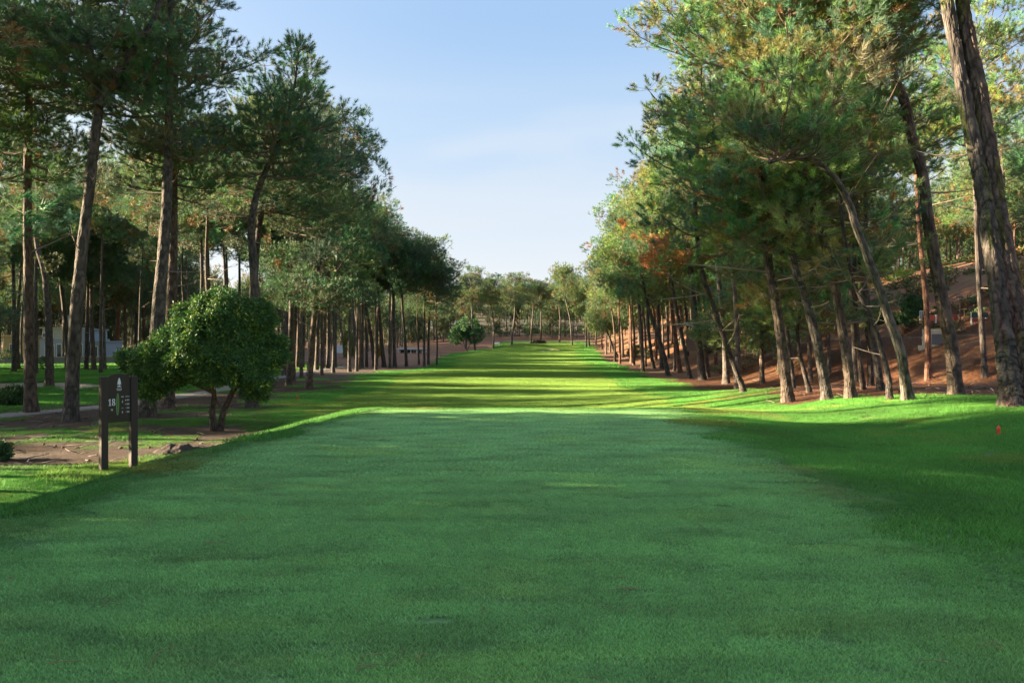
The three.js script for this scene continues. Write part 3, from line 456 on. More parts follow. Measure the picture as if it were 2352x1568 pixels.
// ------------------------------------------------------------------ right side
const dryGroups = [[1472, 548, 20], [1522, 556, 26], [1492, 596, 22], [1560, 605, 30], [1520, 630, 16], [1600, 655, 30], [1432, 520, 16], [1585, 560, 16], [1395, 640, 14], [1640, 600, 14], [1440, 600, 12], [1680, 520, 14]];
const tintMoss = (t, a, y) => { const k = ss(0.62, 0.8, noise(a * 1.2 + 3, y * 0.8 + 2)) * ss(1.5, 3, y), p = ss(0.45, 0.7, noise(a * 1.5 + 20, y * 0.7)) * (1 - ss(3, 5, y)); return [lerp(1, 0.85, k) * lerp(1, 1.25, p), lerp(1, 1.1, k) * lerp(1, 0.9, p), lerp(1, 0.4, k) * lerp(1, 0.95, p)]; };
const PR = [[0, 2.2], [0.25, 3.4], [0.6, 3.6], [0.85, 3.0], [1, 1.6]];
const RIGHT = [
  { label: 'leaning pine nearest the fairway among the front row, roughly furrowed trunk', px: [[1813, 923], [1803, 850], [1793, 765], [1781, 690], [1769, 629], [1760, 550], [1752, 476], [1748, 380], [1752, 260]], bias: V(0.3, 0, 0), w: 31, w1: 10, h: 16.5, cs: 6.2, prof: sc(0.78, PR), n: 52, bark: 'brown' },
  { label: 'leaning dark pine second in the front row by the rough', px: [[1903, 918], [1890, 850], [1876, 782], [1852, 690], [1830, 629], [1812, 540], [1800, 430]], w: 29, w1: 10, h: 15.5, cs: 5.8, bias: V(-0.2, 0, 0), prof: sc(0.85, PR), n: 52, bark: 'grey' },
  { label: 'dark pine third in the front row, bending left above', px: [[1956, 915], [1947, 830], [1934, 748], [1914, 636], [1893, 550], [1874, 486], [1850, 400], [1832, 300]], w: 29, w1: 11, h: 15.5, cs: 6.4, bias: V(-0.35, 0, 0), prof: sc(0.82, PR), n: 52, bark: 'brown' },
  { label: 'smooth grey pine bowed over in an arch to the left', px: [[2087, 918], [2078, 860], [2067, 799], [2043, 731], [2016, 650], [1995, 595], [1968, 521], [1950, 465], [1927, 422], [1907, 398], [1880, 374], [1846, 361], [1808, 361], [1770, 372]], away: -4.5, csf: 0.80, w: 28, w1: 9, h: 5.0, cs: 5.6, prof: [[0, 0.8], [0.5, 1.4], [0.8, 1.9], [1, 1.3]], n: 26, bark: 'pale', snags: 3 },
  { label: 'tall leaning pine with warm bark left of the great twin trunk', px: [[2197, 907], [2192, 850], [2186, 799], [2169, 711], [2148, 595], [2131, 493], [2118, 391], [2097, 323], [2080, 238], [2060, 190], [2043, 143], [2029, 68], [2022, 10]], w: 40, w1: 13, h: 15.5, cs: 10.4, prof: sc(0.55, PR), n: 40, bark: 'brown', bias: V(-0.6, 0, 0) },
  { label: 'slim pine with reddish upper trunk behind the concrete block', px: [[2133, 872], [2132, 770], [2124, 650], [2114, 544], [2109, 476], [2106, 400]], w: 17, w1: 7, h: 11.6, cs: 8.2, prof: sc(0.55, PR), n: 36, bark: 'red' },
  { label: 'dark slim pine between the warm leaning pine and the twin trunk', px: [[2263, 864], [2258, 780], [2250, 663], [2243, 480], [2240, 400]], w: 16, w1: 7, h: 14, cs: 8.2, prof: sc(0.8, PR), n: 34, bark: 'dark' },
  { label: 'thin curved pine crossing in front of its taller neighbour', px: [[2046, 917], [2040, 860], [2029, 816], [2009, 748], [1982, 690], [1962, 650], [1950, 600]], w: 17, w1: 6, h: 8.5, cs: 4.6, prof: sc(0.5, PR), n: 24, bark: 'dark' },
  { label: 'straight grey pine behind the thin curved pine', px: [[2026, 897], [2016, 840], [2005, 782], [1992, 690], [1978, 595], [1970, 500]], w: 20, w1: 9, h: 14, cs: 7.0, prof: sc(0.66, PR), n: 40, bark: 'grey' },
  { label: 'dark trunk in shade just left of the straight grey pine', px: [[2002, 887], [1998, 810], [1992, 740], [1985, 640]], w: 16, w1: 7, h: 13, cs: 7, prof: sc(0.66, PR), n: 36, bark: 'dark' },
  { label: 'slender pine with lit left side, right of the third front pine', px: [[1985, 896], [1976, 830], [1968, 748], [1964, 640], [1963, 540]], w: 15, w1: 7, h: 14, cs: 7.2, prof: sc(0.66, PR), n: 36, bark: 'brown' },
  { label: 'dark slender pine directly behind the third front pine', px: [[1969, 878], [1963, 800], [1958, 700], [1952, 600]], w: 14, w1: 6, h: 13.5, cs: 7, prof: sc(0.66, PR), n: 36, bark: 'dark' },
  { label: 'gnarled small pine with low crown between the front trunks', px: [[1862, 901], [1850, 860], [1838, 815], [1832, 765], [1836, 730]], w: 14, w1: 6, h: 5.6, cs: 3.0, prof: [[0, 1.6], [0.4, 2.2], [0.8, 1.6], [1, 0.7]], n: 26, bark: 'dark', snags: 4, green: 0.9 },
  { label: 'slim shaded pine just right of the gnarled small pine', px: [[1863, 879], [1860, 800], [1855, 700], [1852, 600]], w: 12, w1: 6, h: 13, cs: 6.5, prof: sc(0.66, PR), n: 36, bark: 'brown' },
  { label: 'dark pine showing just right of the first front pine', px: [[1823, 892], [1816, 820], [1806, 740], [1795, 640]], w: 14, w1: 6, h: 13.5, cs: 6, prof: sc(0.95, PR), n: 38, bark: 'dark' },
  { label: 'young bushy pine with bright green needles hanging low', px: [[1752, 882], [1750, 830], [1750, 770], [1751, 710], [1752, 640]], w: 15, w1: 5, h: 8.0, cs: 1.9, prof: [[0, 1.9], [0.3, 2.5], [0.7, 1.8], [1, 0.5]], n: 44, bark: 'brown', green: 0.9, snags: 2 },
  { label: 'young dark green pine with boughs to the ground behind the bare leaning pine', px: [[1690, 866], [1690, 800], [1691, 740], [1692, 680]], w: 12, w1: 4, h: 8.2, cs: 1.7, prof: [[0, 2.2], [0.3, 2.7], [0.7, 1.9], [1, 0.6]], n: 48, bark: 'dark', green: 0.2, snags: 2 },
  { label: 'young green pine filling the gap between first and second front pines', px: [[1790, 858], [1790, 800], [1789, 740], [1790, 690]], w: 11, w1: 4, h: 7.6, cs: 2.2, prof: [[0, 2.0], [0.3, 2.6], [0.7, 1.9], [1, 0.6]], n: 46, bark: 'dark', green: 0.7, snags: 2 },
  { label: 'small dark pine with drooping boughs behind the third front pine', px: [[1905, 862], [1905, 810], [1904, 760]], w: 10, w1: 4, h: 6.4, cs: 2.6, prof: [[0, 1.8], [0.4, 2.3], [0.8, 1.5], [1, 0.6]], n: 36, bark: 'dark', green: 0.3, snags: 2 },
  { label: 'dark bare pine leaning hard left with a curved foot', px: [[1711, 902], [1703, 880], [1694, 858], [1677, 813], [1654, 748], [1640, 704], [1616, 636], [1606, 580], [1598, 480], [1600, 360], [1608, 250]], w: 17, w1: 8, h: 15.5, cs: 7.2, bias: V(0.25, 0, 0), prof: [[0, 2.0], [0.2, 2.4], [0.6, 2.5], [0.85, 1.9], [1, 0.9]], n: 50, bark: 'dark', dead: dryGroups },
  { label: 'upright pine right of the thick pair, half behind green needles', px: [[1669, 882], [1667, 820], [1664, 765], [1655, 680], [1648, 600], [1640, 480]], w: 19, w1: 8, h: 17, cs: 7.5, prof: sc(0.85, PR), n: 52, bark: 'grey' },
  { label: 'thick dark pine of the close pair under the orange needles', px: [[1614, 873], [1609, 820], [1603, 765], [1592, 680], [1585, 600]], w: 22, w1: 9, h: 14.5, cs: 7.2, prof: sc(0.85, PR), n: 52, bark: 'dark', dead: dryGroups },
  { label: 'slimmer pine of the close pair under the orange needles', px: [[1626, 868], [1620, 800], [1612, 735], [1603, 680], [1596, 610]], w: 14, w1: 7, h: 14.5, cs: 7.5, prof: sc(0.95, PR), n: 40, bark: 'brown', dead: dryGroups },
  { label: 'slim bent pine left of the close pair', px: [[1587, 870], [1578, 830], [1569, 782], [1555, 714], [1543, 650], [1536, 600]], w: 12, w1: 5, h: 13.5, cs: 6.8, prof: sc(0.95, PR), n: 45, bark: 'dark', dead: dryGroups },
  { label: 'leaning pine with warm lit left side, second left of the pair', px: [[1563, 856], [1556, 800], [1548, 748], [1540, 677], [1534, 600]], w: 14, w1: 6, h: 14.5, cs: 6.8, prof: sc(1.0, PR), n: 47, bark: 'red', dead: dryGroups },
  { label: 'strongly leaning dark pine standing out on the fairway edge', px: [[1536, 863], [1529, 832], [1521, 799], [1504, 748], [1487, 697], [1474, 640]], w: 14, w1: 6, h: 13.5, cs: 6.0, prof: sc(1.0, PR), n: 47, bark: 'dark', dead: dryGroups },
  { label: 'upright pine just behind the strongly leaning one', px: [[1521, 848], [1517, 790], [1513, 740], [1511, 680], [1508, 620]], w: 11, w1: 6, h: 14, cs: 6.8, prof: sc(1.05, PR), n: 45, bark: 'brown' },
  { label: 'shorter dark pine left of the upright and leaning pair', px: [[1502, 846], [1496, 810], [1490, 760], [1488, 700]], w: 10, w1: 5, h: 12.5, cs: 5.6, prof: sc(1.05, PR), n: 45, bark: 'dark' },
  { label: 'slim pine on the red slope right of the close pair', px: [[1644, 838], [1645, 780], [1648, 720], [1650, 650]], w: 11, w1: 6, h: 14, cs: 7.5, prof: sc(1.0, PR), n: 38, bark: 'red' },
  { label: 'straight grey pine right of the small pale green bush', px: [[1469, 794], [1468, 750], [1465, 710], [1462, 660]], w: 9, w1: 5, h: 14.5, cs: 6.5, prof: sc(1.1, PR), n: 40, bark: 'grey' },
  { label: 'straight pine behind the small pale green bush', px: [[1446, 800], [1446, 750], [1446, 700], [1444, 650]], w: 8, w1: 5, h: 14, cs: 6.2, prof: sc(1.1, PR), n: 40, bark: 'brown' },
  { label: 'dark upright pine left of the small pale green bush', px: [[1431, 821], [1429, 770], [1424, 720], [1418, 670]], w: 8, w1: 4, h: 12.5, cs: 5.2, prof: sc(1.1, PR), n: 43, bark: 'brown' },
  { label: 'low slanting pine with a flat dark green crown by the fairway', px: [[1418, 817], [1409, 800], [1402, 780], [1396, 765]], w: 8, w1: 4, h: 6.2, cs: 3.4, prof: [[0, 2.2], [0.4, 3.6], [0.8, 2.6], [1, 1]], n: 30, bark: 'dark', bias: V(-0.15, 0, 0) },
  { label: 'grey pine in the far clump where the fairway narrows', px: [[1346, 797], [1346, 770], [1347, 740], [1348, 700]], w: 5, w1: 3, h: 12.5, cs: 5.6, prof: sc(1.15, PR), n: 38, bark: 'grey', leaf: 0.9 },
  { label: 'slanting pale pine beside the grey one in the far clump', px: [[1354, 796], [1352, 770], [1350, 740], [1352, 700]], w: 4.5, w1: 3, h: 12, cs: 5.6, prof: sc(1.1, PR), n: 38, bark: 'pale', leaf: 0.9 },
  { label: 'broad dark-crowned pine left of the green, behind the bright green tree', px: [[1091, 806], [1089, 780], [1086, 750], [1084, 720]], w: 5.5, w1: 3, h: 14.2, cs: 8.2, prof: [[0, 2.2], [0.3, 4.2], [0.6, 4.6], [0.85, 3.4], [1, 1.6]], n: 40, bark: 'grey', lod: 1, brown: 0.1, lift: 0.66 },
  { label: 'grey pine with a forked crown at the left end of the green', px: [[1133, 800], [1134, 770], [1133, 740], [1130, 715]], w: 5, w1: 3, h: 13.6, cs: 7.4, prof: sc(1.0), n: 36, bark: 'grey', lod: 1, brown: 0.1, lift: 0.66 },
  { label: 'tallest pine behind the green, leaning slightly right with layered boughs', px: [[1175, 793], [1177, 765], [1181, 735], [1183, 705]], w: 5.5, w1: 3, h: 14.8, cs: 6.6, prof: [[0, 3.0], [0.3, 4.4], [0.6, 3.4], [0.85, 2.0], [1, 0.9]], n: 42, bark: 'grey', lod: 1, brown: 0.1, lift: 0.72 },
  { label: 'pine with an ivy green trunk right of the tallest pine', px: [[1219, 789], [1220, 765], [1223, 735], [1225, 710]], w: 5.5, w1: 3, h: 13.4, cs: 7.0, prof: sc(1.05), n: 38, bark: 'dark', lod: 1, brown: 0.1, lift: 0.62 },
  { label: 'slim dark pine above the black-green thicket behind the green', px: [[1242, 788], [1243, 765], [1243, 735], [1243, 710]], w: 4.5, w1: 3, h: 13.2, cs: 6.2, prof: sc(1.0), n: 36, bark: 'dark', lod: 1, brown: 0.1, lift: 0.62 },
  { label: 'slender pine on the reddish ground right behind the green', px: [[1285, 786], [1286, 760], [1287, 735], [1285, 710]], w: 4.5, w1: 3, h: 14, cs: 6.6, prof: sc(1.1), n: 38, bark: 'brown', lod: 1, brown: 0.1, lift: 0.72 },
  { label: 'lone upright pine left of the far clump near the green', px: [[1314, 793], [1312, 760], [1309, 730], [1300, 690], [1296, 660]], w: 4.5, w1: 3, h: 16, cs: 8.0, prof: sc(1.0, PR), n: 38, bark: 'grey', leaf: 0.9 },
];
RIGHT.forEach((o, i) => traced({ ...o, bark: BARK[o.bark], seed: 300 + i, green: o.green ?? 0.82, brown: o.brown ?? 0.24, lift: o.lift ?? 1.15 }));  // right crowns coloured yellower and brighter to look sunlit
{ // the great twin pine at the right edge
  const foot = ground(2340, 932), d = -foot.z, m = d / F;
  const P = l => l.map(([x, y], i) => i ? at(x, y, d + 0.02 * i) : at(x, y, d));
  const left = P([[2326, 934], [2318, 860], [2309, 780], [2290, 640], [2268, 493], [2247, 374], [2213, 204], [2183, 40], [2160, -90], [2140, -260], [2118, -420]]);
  const o = { label: 'great twin-stemmed pine with furrowed mossy bark at the right edge', pts: [...left], r0: 24 * m, r1: 9 * m, cs: 0.80, prof: sc(1.1, PR), n: 50, lod: 0, seed: 999, sides: 72, rows: 380, rough: 0.045, bark: BARK.grey, tint: tintMoss, brown: 0.4, green: 0.6, snags: 3, snagL: 0.6 };
  const t = pine(o);
  const right = P([[2366, 936], [2355, 860], [2341, 760], [2319, 640], [2294, 493], [2276, 374], [2248, 204], [2222, 70], [2205, -60], [2190, -240], [2185, -420]]).map(p => p.clone().sub(t.position)); right[0].y -= 0.12;
  part(t, 'trunk', tube(right, s => lerp(27, 10, Math.pow(s, 0.9)) * m, 72, 380, { flare: 0.32, seed: 41, rough: 0.045, tint: tintMoss }), BARK.brown);
}

// ------------------------------------------------------------------ trees that fill the groves
const taken = [];
scene.children.forEach(c => { if (c.name.startsWith('pine_tree')) taken.push([c.position.x, -c.position.z]); });
const free = (x, d, gap) => taken.every(([a, b]) => Math.hypot(a - x, b - d) > gap) && (taken.push([x, d]), true);
function scatter(o) {
  const r = rng(o.seed); let n = 0, tries = 0;
  while (n < o.count && tries++ < 6000) {
    const d = lerp(o.d[0], o.d[1], Math.pow(r(), o.pow || 1)), x = typeof o.x === 'function' ? o.x(d, r()) : lerp(o.x[0], o.x[1], r());
    if (o.ok && !o.ok(x, d)) continue;
    if (!free(x, d, o.gap)) continue;
    const h = lerp(o.h[0], o.h[1], r()), lean = V((r() - 0.5) * 1.6 + (o.lean || 0), 0, (r() - 0.5) * 1.2), y = H(x, d), k = h / 14, cs = lerp(o.cs[0], o.cs[1], r());
    const pts = [0, 0.25, 0.5, 0.75, 1].map(s => V(x + lean.x * s * s + (s > 0 ? (r() - 0.5) * 0.25 : 0), y + h * s, -d + lean.z * s * s));
    const B = (o.barks || [BARK.grey, BARK.brown, BARK.dark, BARK.red])[Math.floor(r() * 4)], kk = (o.k || 1) * (0.8 + 0.5 * r());
    pine({ name: o.name, label: typeof o.label === 'function' ? o.label(x, d) : o.label, group: o.group, pts, r0: (0.13 + 0.09 * r()) * (0.7 + 0.3 * k), r1: 0.05, cs, prof: sc(kk, r() < 0.5 ? P1 : PR), n: o.n, lod: o.lod ?? (d < 110 ? 1 : 2), seed: o.seed * 1000 + n, bark: B, green: o.green ?? 0.5, brown: o.brown ?? 0.3, leaf: o.leaf, snags: o.snags });
    n++;
  }
}
const onPath = (x, d) => Math.abs(x - pathX(d)) < 2.2;
scatter({ seed: 11, count: 36, d: [96, 172], x: (d, q) => lerp(-0.66 * d - 4, -57, q), gap: 3.6, h: [14, 18], cs: [0.42, 0.58], n: 36, k: 1.15, barks: [BARK.dark, BARK.dark, BARK.grey, BARK.brown], label: 'slender pine with a bare trunk deep in the shaded left grove', group: 'slender pines deep in the left grove', green: 0.45, ok: (x, d) => !onPath(x, d) && sandIn(x, d) < -0.3 && !(x < -20 && d < 62) && !(x > -13.5 && d < 60) });
scatter({ seed: 18, count: 26, d: [46, 98], x: (d, q) => lerp(fairL(d) - 15, fairL(d) - 3.5, q), gap: 3.0, h: [14, 16.5], cs: [0.62, 0.72], k: 0.78, n: 26, brown: 0.42, barks: [BARK.dark, BARK.dark, BARK.grey, BARK.brown], label: 'single slender pine among the trunks of the nearer left grove', group: 'slender pines of the nearer left grove', green: 0.45, ok: (x, d) => !onPath(x, d) && sandIn(x, d) < -0.3 && !(x < -20 && d < 58) });
scatter({ seed: 20, count: 10, d: [66, 96], x: (d, q) => lerp(-0.63 * d, -0.40 * d, q), gap: 3.0, h: [15, 17], cs: [0.6, 0.7], k: 0.85, n: 28, barks: [BARK.dark, BARK.dark, BARK.brown, BARK.dark], brown: 0.4, label: 'slender dark pine standing before the houses on the left', group: 'slender dark pines before the left houses', ok: (x, d) => !onPath(x, d) });
scatter({ seed: 21, count: 20, d: [62, 150], x: (d, q) => lerp(-125, -0.67 * d - 5, q), gap: 4.5, h: [13, 16], cs: [0.3, 0.42], n: 30, lod: 1, k: 1.1, label: 'unseen pine added past the left edge to shade the wood', group: 'unseen pines added past the left edge for shade', ok: (x, d) => x < -0.67 * d - 4 });  // out of view, put in to darken the wood behind the left trunks
scatter({ seed: 12, count: 14, d: [150, 215], x: (d, q) => lerp(-70, fairL(d) - 3, q), gap: 4.5, h: [12, 15], cs: [0.42, 0.55], n: 26, label: 'far pine standing beyond the left tree line towards the green', group: 'far pines beyond the left tree line', ok: (x, d) => !onPath(x, d) });
scatter({ seed: 13, count: 30, d: [40, 120], x: (d, q) => lerp(slopeFoot(d) - 3, Math.min(0.66 * d, slopeFoot(d) + 9), q), gap: 4.0, h: [12.5, 16], cs: [0.5, 0.6], n: 32, lean: -1.2, label: 'slender leaning pine on the needle covered right slope', group: 'slender leaning pines on the right slope', green: 0.6, ok: (x, d) => x > fairR(d) + 0.5 && x / d < 0.42 });
scatter({ seed: 14, count: 38, d: [48, 170], x: (d, q) => lerp(slopeFoot(d) + 15, slopeFoot(d) + 60, q), gap: 5.5, h: [8, 12], cs: [0.35, 0.5], n: 24, label: 'smaller pine on the bare reddish hillside above the service road', group: 'smaller pines on the hillside above the road', green: 0.65, ok: (x, d) => x < 0.66 * d + 3 && !(x / d > 0.455 && x / d < 0.57 && d < 110) });
scatter({ seed: 15, brown: 0.1, count: 29, d: [115, 200], x: (d, q) => lerp(fairR(d) + 1.5, fairR(d) + 34, q * q), gap: 3.8, h: [11.5, 14.5], cs: [0.35, 0.5], n: 30, label: 'far green pine in the dense line along the right of the fairway', group: 'far pines along the right of the fairway', green: 0.62, lod: 2, leaf: 0.85 });
scatter({ seed: 16, brown: 0.1, count: 36, d: [203, 250], pow: 0.8, x: (d, q) => lerp(-0.30 * d, 0.30 * d, q), gap: 4.2, h: [11, 15], cs: [0.3, 0.45], n: 26, label: 'distant pine in the wood that closes the end of the fairway', group: 'distant pines closing the fairway', green: 0.5, lod: 2, leaf: 1.0, ok: (x, d) => !(d < 222 && x > -10 && x < 20) });
// the grove goes on to the left of and behind the tee, and throws the shade that lies over it
scatter({ seed: 17, count: 16, d: [-22, 16], x: (d, q) => lerp(-62, -12, q), gap: 3.6, h: [11.5, 14], cs: [0.38, 0.55], n: 30, lod: 1, label: 'unseen low-crowned pine added beside the tee for shade', group: 'pines of the left grove beside the tee', ok: (x, d) => -x > 0.66 * d + 3.5 && !onPath(x, d) });

// far woods that read as one mass behind the trees one can tell apart
{
  const r = rng(4242), items = [[], []], wood = [];
  for (let i = 0; i < 1500; i++) {
    const d = lerp(130, 430, r()), x = (r() - 0.5) * 2 * (0.72 * d + 10);
    const clear = d < 228 && x > fairL(Math.min(d, 214)) - 14 && x < fairR(Math.min(d, 214)) + 14;
    if (clear || (d < 170 && x > -62 && x < slopeFoot(d) + 22)) continue;
    const y = H(x, d), h = lerp(8, 13, r()), R = 2.6 + 1.6 * r(), k0 = 0.7 + 0.5 * r(), hue = r();
    rod(wood, [V(x, y - 0.2, -d), V(x + (r() - 0.5), y + h * 0.8, -d)], 0.18, 0.06, 4);
    const low = r() < 0.5 ? 0.0 : 0.36;
    for (let j = 0; j < 26; j++) { const f = lerp(low, 1, r()), a = r() * 6.283, q = R * Math.sqrt(r()) * Math.sin(Math.PI * Math.min(1, 0.15 + 0.85 * (1 - (f - low) / (1 - low)))) ** 0.6, g = GREEN[Math.floor(r() * 4)], k = k0 * (0.8 + 0.4 * r()); items[j % 2].push({ p: V(x + Math.cos(a) * q, y + f * h, -d + Math.sin(a) * q), q: new THREE.Quaternion().setFromAxisAngle(UPV, r() * 6.283), s: 1.1 + 0.5 * r(), c: hue < 0.08 ? [g[0] * 1.0 * k, g[1] * 0.62 * k, g[2] * 0.4 * k] : g.map(v => v * k * 0.5) }); }
  }
  for (let i = 0; i < 230; i++) {                                // low scrub under the last trees
    const d = lerp(215, 265, r()), x = lerp(-70, 75, r()); if (d < 224 && x > fairL(214) - 1 && x < fairR(214) - 4 && r() < 0.9) continue;
    const y = H(x, d), R = 0.9 + 1.1 * r(), k = 0.35 + 0.45 * r(); for (let j = 0; j < 7; j++) { const g = GREEN[Math.floor(r() * 4)], t = r() < 0.2; items[j % 2].push({ p: V(x + (r() - 0.5) * R * 2, y + r() * R, -d + (r() - 0.5) * R * 2), q: new THREE.Quaternion().setFromAxisAngle(UPV, r() * 6.283), s: 0.6 + 0.4 * r(), c: t ? [0.16 * k, 0.08 * k, 0.04 * k] : g.map(v => v * k) }); }
  }
  items.forEach((l, k) => instances(scene, 'far_woods', BRUSH[2][k], needleMat, l, 'distant pine woods on the rising land'));
  tag(part(scene, 'far_woods_trunks', rodsGeo(wood), twigMat), 'trunks of the distant pine woods', null, null, 'stuff');
}

scatter({ seed: 19, count: 29, d: [22, 84], x: (d, q) => lerp(-62, Math.min(-33, -0.66 * d - 3.5), q), gap: 4, h: [6.5, 9], cs: [0.14, 0.25], n: 34, lod: 1, k: 0.95, label: 'unseen low bushy pine added to shade the left lawn', group: 'unseen low bushy pines shading the left lawn', ok: (x, d) => x > -64 && x < -0.66 * d - 3 && !onPath(x, d) });  // out of view and kept low, added so the left lawn lies shaded
[[-12.6, 3.2], [-12.9, 9.2], [-13.4, 14.2], [-15.5, 1.5], [-17, 4.6], [-15.2, 7.6], [-17.4, 10.4], [-15.8, 13.3], [-17.2, 17.0], [-15.6, 17.6]].forEach(([x, d], i) => pine({ label: 'unseen low-crowned pine added beside the tee for shade', group: 'pines of the left grove beside the tee', pts: [0, 0.3, 0.6, 1].map(q => V(x + 0.4 * q * Math.sin(i * 2 + q * 3), H(x, d) + 11.5 * q, -d)), r0: 0.17, r1: 0.05, cs: 0.24, prof: sc(0.95), n: 44, lod: 1, seed: 840 + i, bark: BARK.brown }));  // unseen row with low crowns, placed to keep sun off the tee

// ------------------------------------------------------------------ broadleaf trees and shrubs
function leafCluster(seed, n, size, L, W) {
  const r = rng(seed), P = [], C = [];
  for (let i = 0; i < n; i++) {
    const a = r() * 6.283, e = (r() - 0.25) * 1.3, dir = V(Math.cos(a) * Math.cos(e), Math.sin(e), Math.sin(a) * Math.cos(e)), p = dir.clone().multiplyScalar(size * r()), side = V(r() - 0.5, r() - 0.5, r() - 0.5).cross(dir).normalize(), l = L * (0.7 + 0.6 * r()), w = W * (0.7 + 0.6 * r()), nn = side.clone().cross(dir).multiplyScalar(0.25 * w);
    const b = p, m1 = p.clone().addScaledVector(dir, l * 0.5).addScaledVector(side, w / 2), m2 = p.clone().addScaledVector(dir, l * 0.5).addScaledVector(side, -w / 2), m = p.clone().addScaledVector(dir, l * 0.5).add(nn), t = p.clone().addScaledVector(dir, l), k = 0.75 + 0.5 * r();
    for (const q of [b, m1, m, m1, t, m, t, m2, m, m2, b, m]) { P.push(q.x, q.y, q.z); C.push(k, k, k); }
  }
  return triSoup(P, C);
}
const leafMat = leafy(0.25, 0.55);
const LEAF = [1, 2, 3].map(i => leafCluster(60 + i, 14, 0.11, 0.085, 0.037));
const LEAFBIG = [1, 2].map(i => leafCluster(70 + i, 12, 0.35, 0.34, 0.19));
// lobes: [centre, radii, share]; leaves lie mostly in each lobe's outer shell
function foliage(t, name, lobes, count, geos, color, size = 1, seed = 1) {
  const r = rng(seed), lists = geos.map(() => []), total = lobes.reduce((s, l) => s + l[1].x * l[1].y + l[1].x * l[1].z, 0);
  for (const [c, R] of lobes) {
    const n = Math.round(count * (R.x * R.y + R.x * R.z) / total), ph = r() * 50;
    for (let i = 0; i < n; i++) {
      const a = r() * 6.283, u = r() * 2 - 1, h = Math.sqrt(1 - u * u), dir = V(h * Math.cos(a), u, h * Math.sin(a)), bump = 0.55 + 0.85 * fbm(dir.x * 2.3 + ph, dir.y * 2.3 + dir.z * 1.9 + ph, 3), q = bump * (r() < 0.75 ? 0.86 + 0.2 * r() : Math.cbrt(r()));
      if (noise(dir.x * 3.2 + ph, dir.y * 3.2 + dir.z * 3.2) < 0.41) continue;
      const p = V(c.x + dir.x * R.x * q, c.y + dir.y * R.y * q, c.z + dir.z * R.z * q), k = 0.7 + 0.6 * r(), col = color(r(), p);
      lists[Math.floor(r() * geos.length)].push({ p, q: new THREE.Quaternion().setFromUnitVectors(UPV, dir.clone().add(V(r() - 0.5, r(), r() - 0.5)).normalize()).multiply(_q2.setFromAxisAngle(UPV, r() * 6.283)), s: size * (0.75 + 0.5 * r()), c: col.map(v => v * k) });
    }
  }
  lists.forEach((l, i) => l.length && instances(t, name, geos[i], leafMat, l));
}
{ // the leafy tree beside the sign
  const foot = ground(497, 990), d = -foot.z, t = thing('broadleaf_tree', 'rounded leafy broadleaf tree with two stems, right of the tee sign', 'tree', [foot.x, foot.y, foot.z]);
  const L = (x, y, z = 0) => at(x, y, d + z).sub(foot), px = d / F;
  const stems = [[[491, 992], [487, 945], [491, 905], [478, 860], [450, 800]], [[503, 992], [513, 945], [530, 908], [545, 860], [550, 780]]];
  stems.forEach((s, i) => { const pts = s.map(([x, y]) => L(x, y)); pts[0].y -= 0.1; part(t, 'trunk', tube(pts, q => lerp(0.10, 0.045, q), 14, 40, { flare: 0.25, seed: 3 + i, rough: 0.008 }), BARK.brown); });
  const br = [[[494, 905], [440, 880], [390, 870], [340, 880]], [[510, 940], [480, 890], [420, 830], [370, 790]], [[523, 912], [575, 860], [610, 820]], [[530, 880], [520, 800], [500, 720]], [[500, 880], [460, 760], [450, 720]]];
  br.forEach(b => { const l = []; rod(l, b.map(([x, y], i) => L(x, y, (i % 2 ? 0.3 : -0.2) * i * 0.6)), 0.045, 0.015, 6); part(t, 'branch', rodsGeo(l), twigMat); });
  const lobe = (x, y, rx, ry, z = 0, rz = 0.9) => [L(x, y - 12, z), V(rx * px * 0.74, ry * px * 0.70, rx * px * rz * 0.74)];
  foliage(t, 'crown', [lobe(505, 740, 88, 78), lobe(560, 790, 82, 80, 0.2), lobe(460, 800, 85, 80, -0.5), lobe(520, 840, 95, 78, -0.3), lobe(575, 860, 68, 62, -0.2), lobe(400, 800, 62, 60, -0.2), lobe(355, 840, 64, 58, -0.1), lobe(310, 845, 42, 34, 0.1), lobe(345, 895, 52, 44, 0.2), lobe(470, 868, 50, 34, -0.4), lobe(590, 905, 42, 30, 0.1), lobe(635, 800, 28, 22, 0.2), lobe(412, 848, 50, 40, -0.4), lobe(290, 832, 26, 20, 0.1), lobe(452, 742, 66, 52, 0.1), lobe(585, 742, 58, 52, 0.1), lobe(430, 815, 74, 66, 0.2), lobe(385, 868, 62, 46, 0.1), lobe(640, 830, 30, 22, 0)],
    16500, LEAF, (q, p) => q < 0.08 ? [0.30, 0.40, 0.07] : q < 0.6 ? [0.095, 0.20, 0.045] : [0.06, 0.145, 0.06], 1.12, 5);  // scattered yellow-green leaves are sunlit highlights put into the leaf colour
}
function bush(name, label, px, base, lobes, count, geos, color, size, group, stem = 0.04, depth) {
  const foot = depth ? V((base[0] - CX) / F * depth, H((base[0] - CX) / F * depth, depth), -depth) : ground(...base), d = -foot.z, t = thing(name, label, name.includes('tree') ? 'tree' : 'bush', [foot.x, foot.y, foot.z], 0, group), m = d / F;
  const l = []; for (let i = 0; i < 4; i++) { const c = lobes[i % lobes.length]; rod(l, [V(0.05 * (i - 1.5), -0.05, 0), at(lerp(base[0], c[0], 0.5), lerp(base[1], c[1], 0.5), d).sub(foot), at(c[0], c[1], d + 0.2 * (i - 1)).sub(foot)], stem, stem * 0.3, 5); }
  part(t, name.includes('tree') ? 'trunk' : 'stem', rodsGeo(l), twigMat);
  foliage(t, name.includes('tree') ? 'crown' : 'foliage', lobes.map(([x, y, rx, ry]) => [at(x, y, d).sub(foot), V(rx * m, ry * m, rx * m)]), count, geos, color, size, count);
}
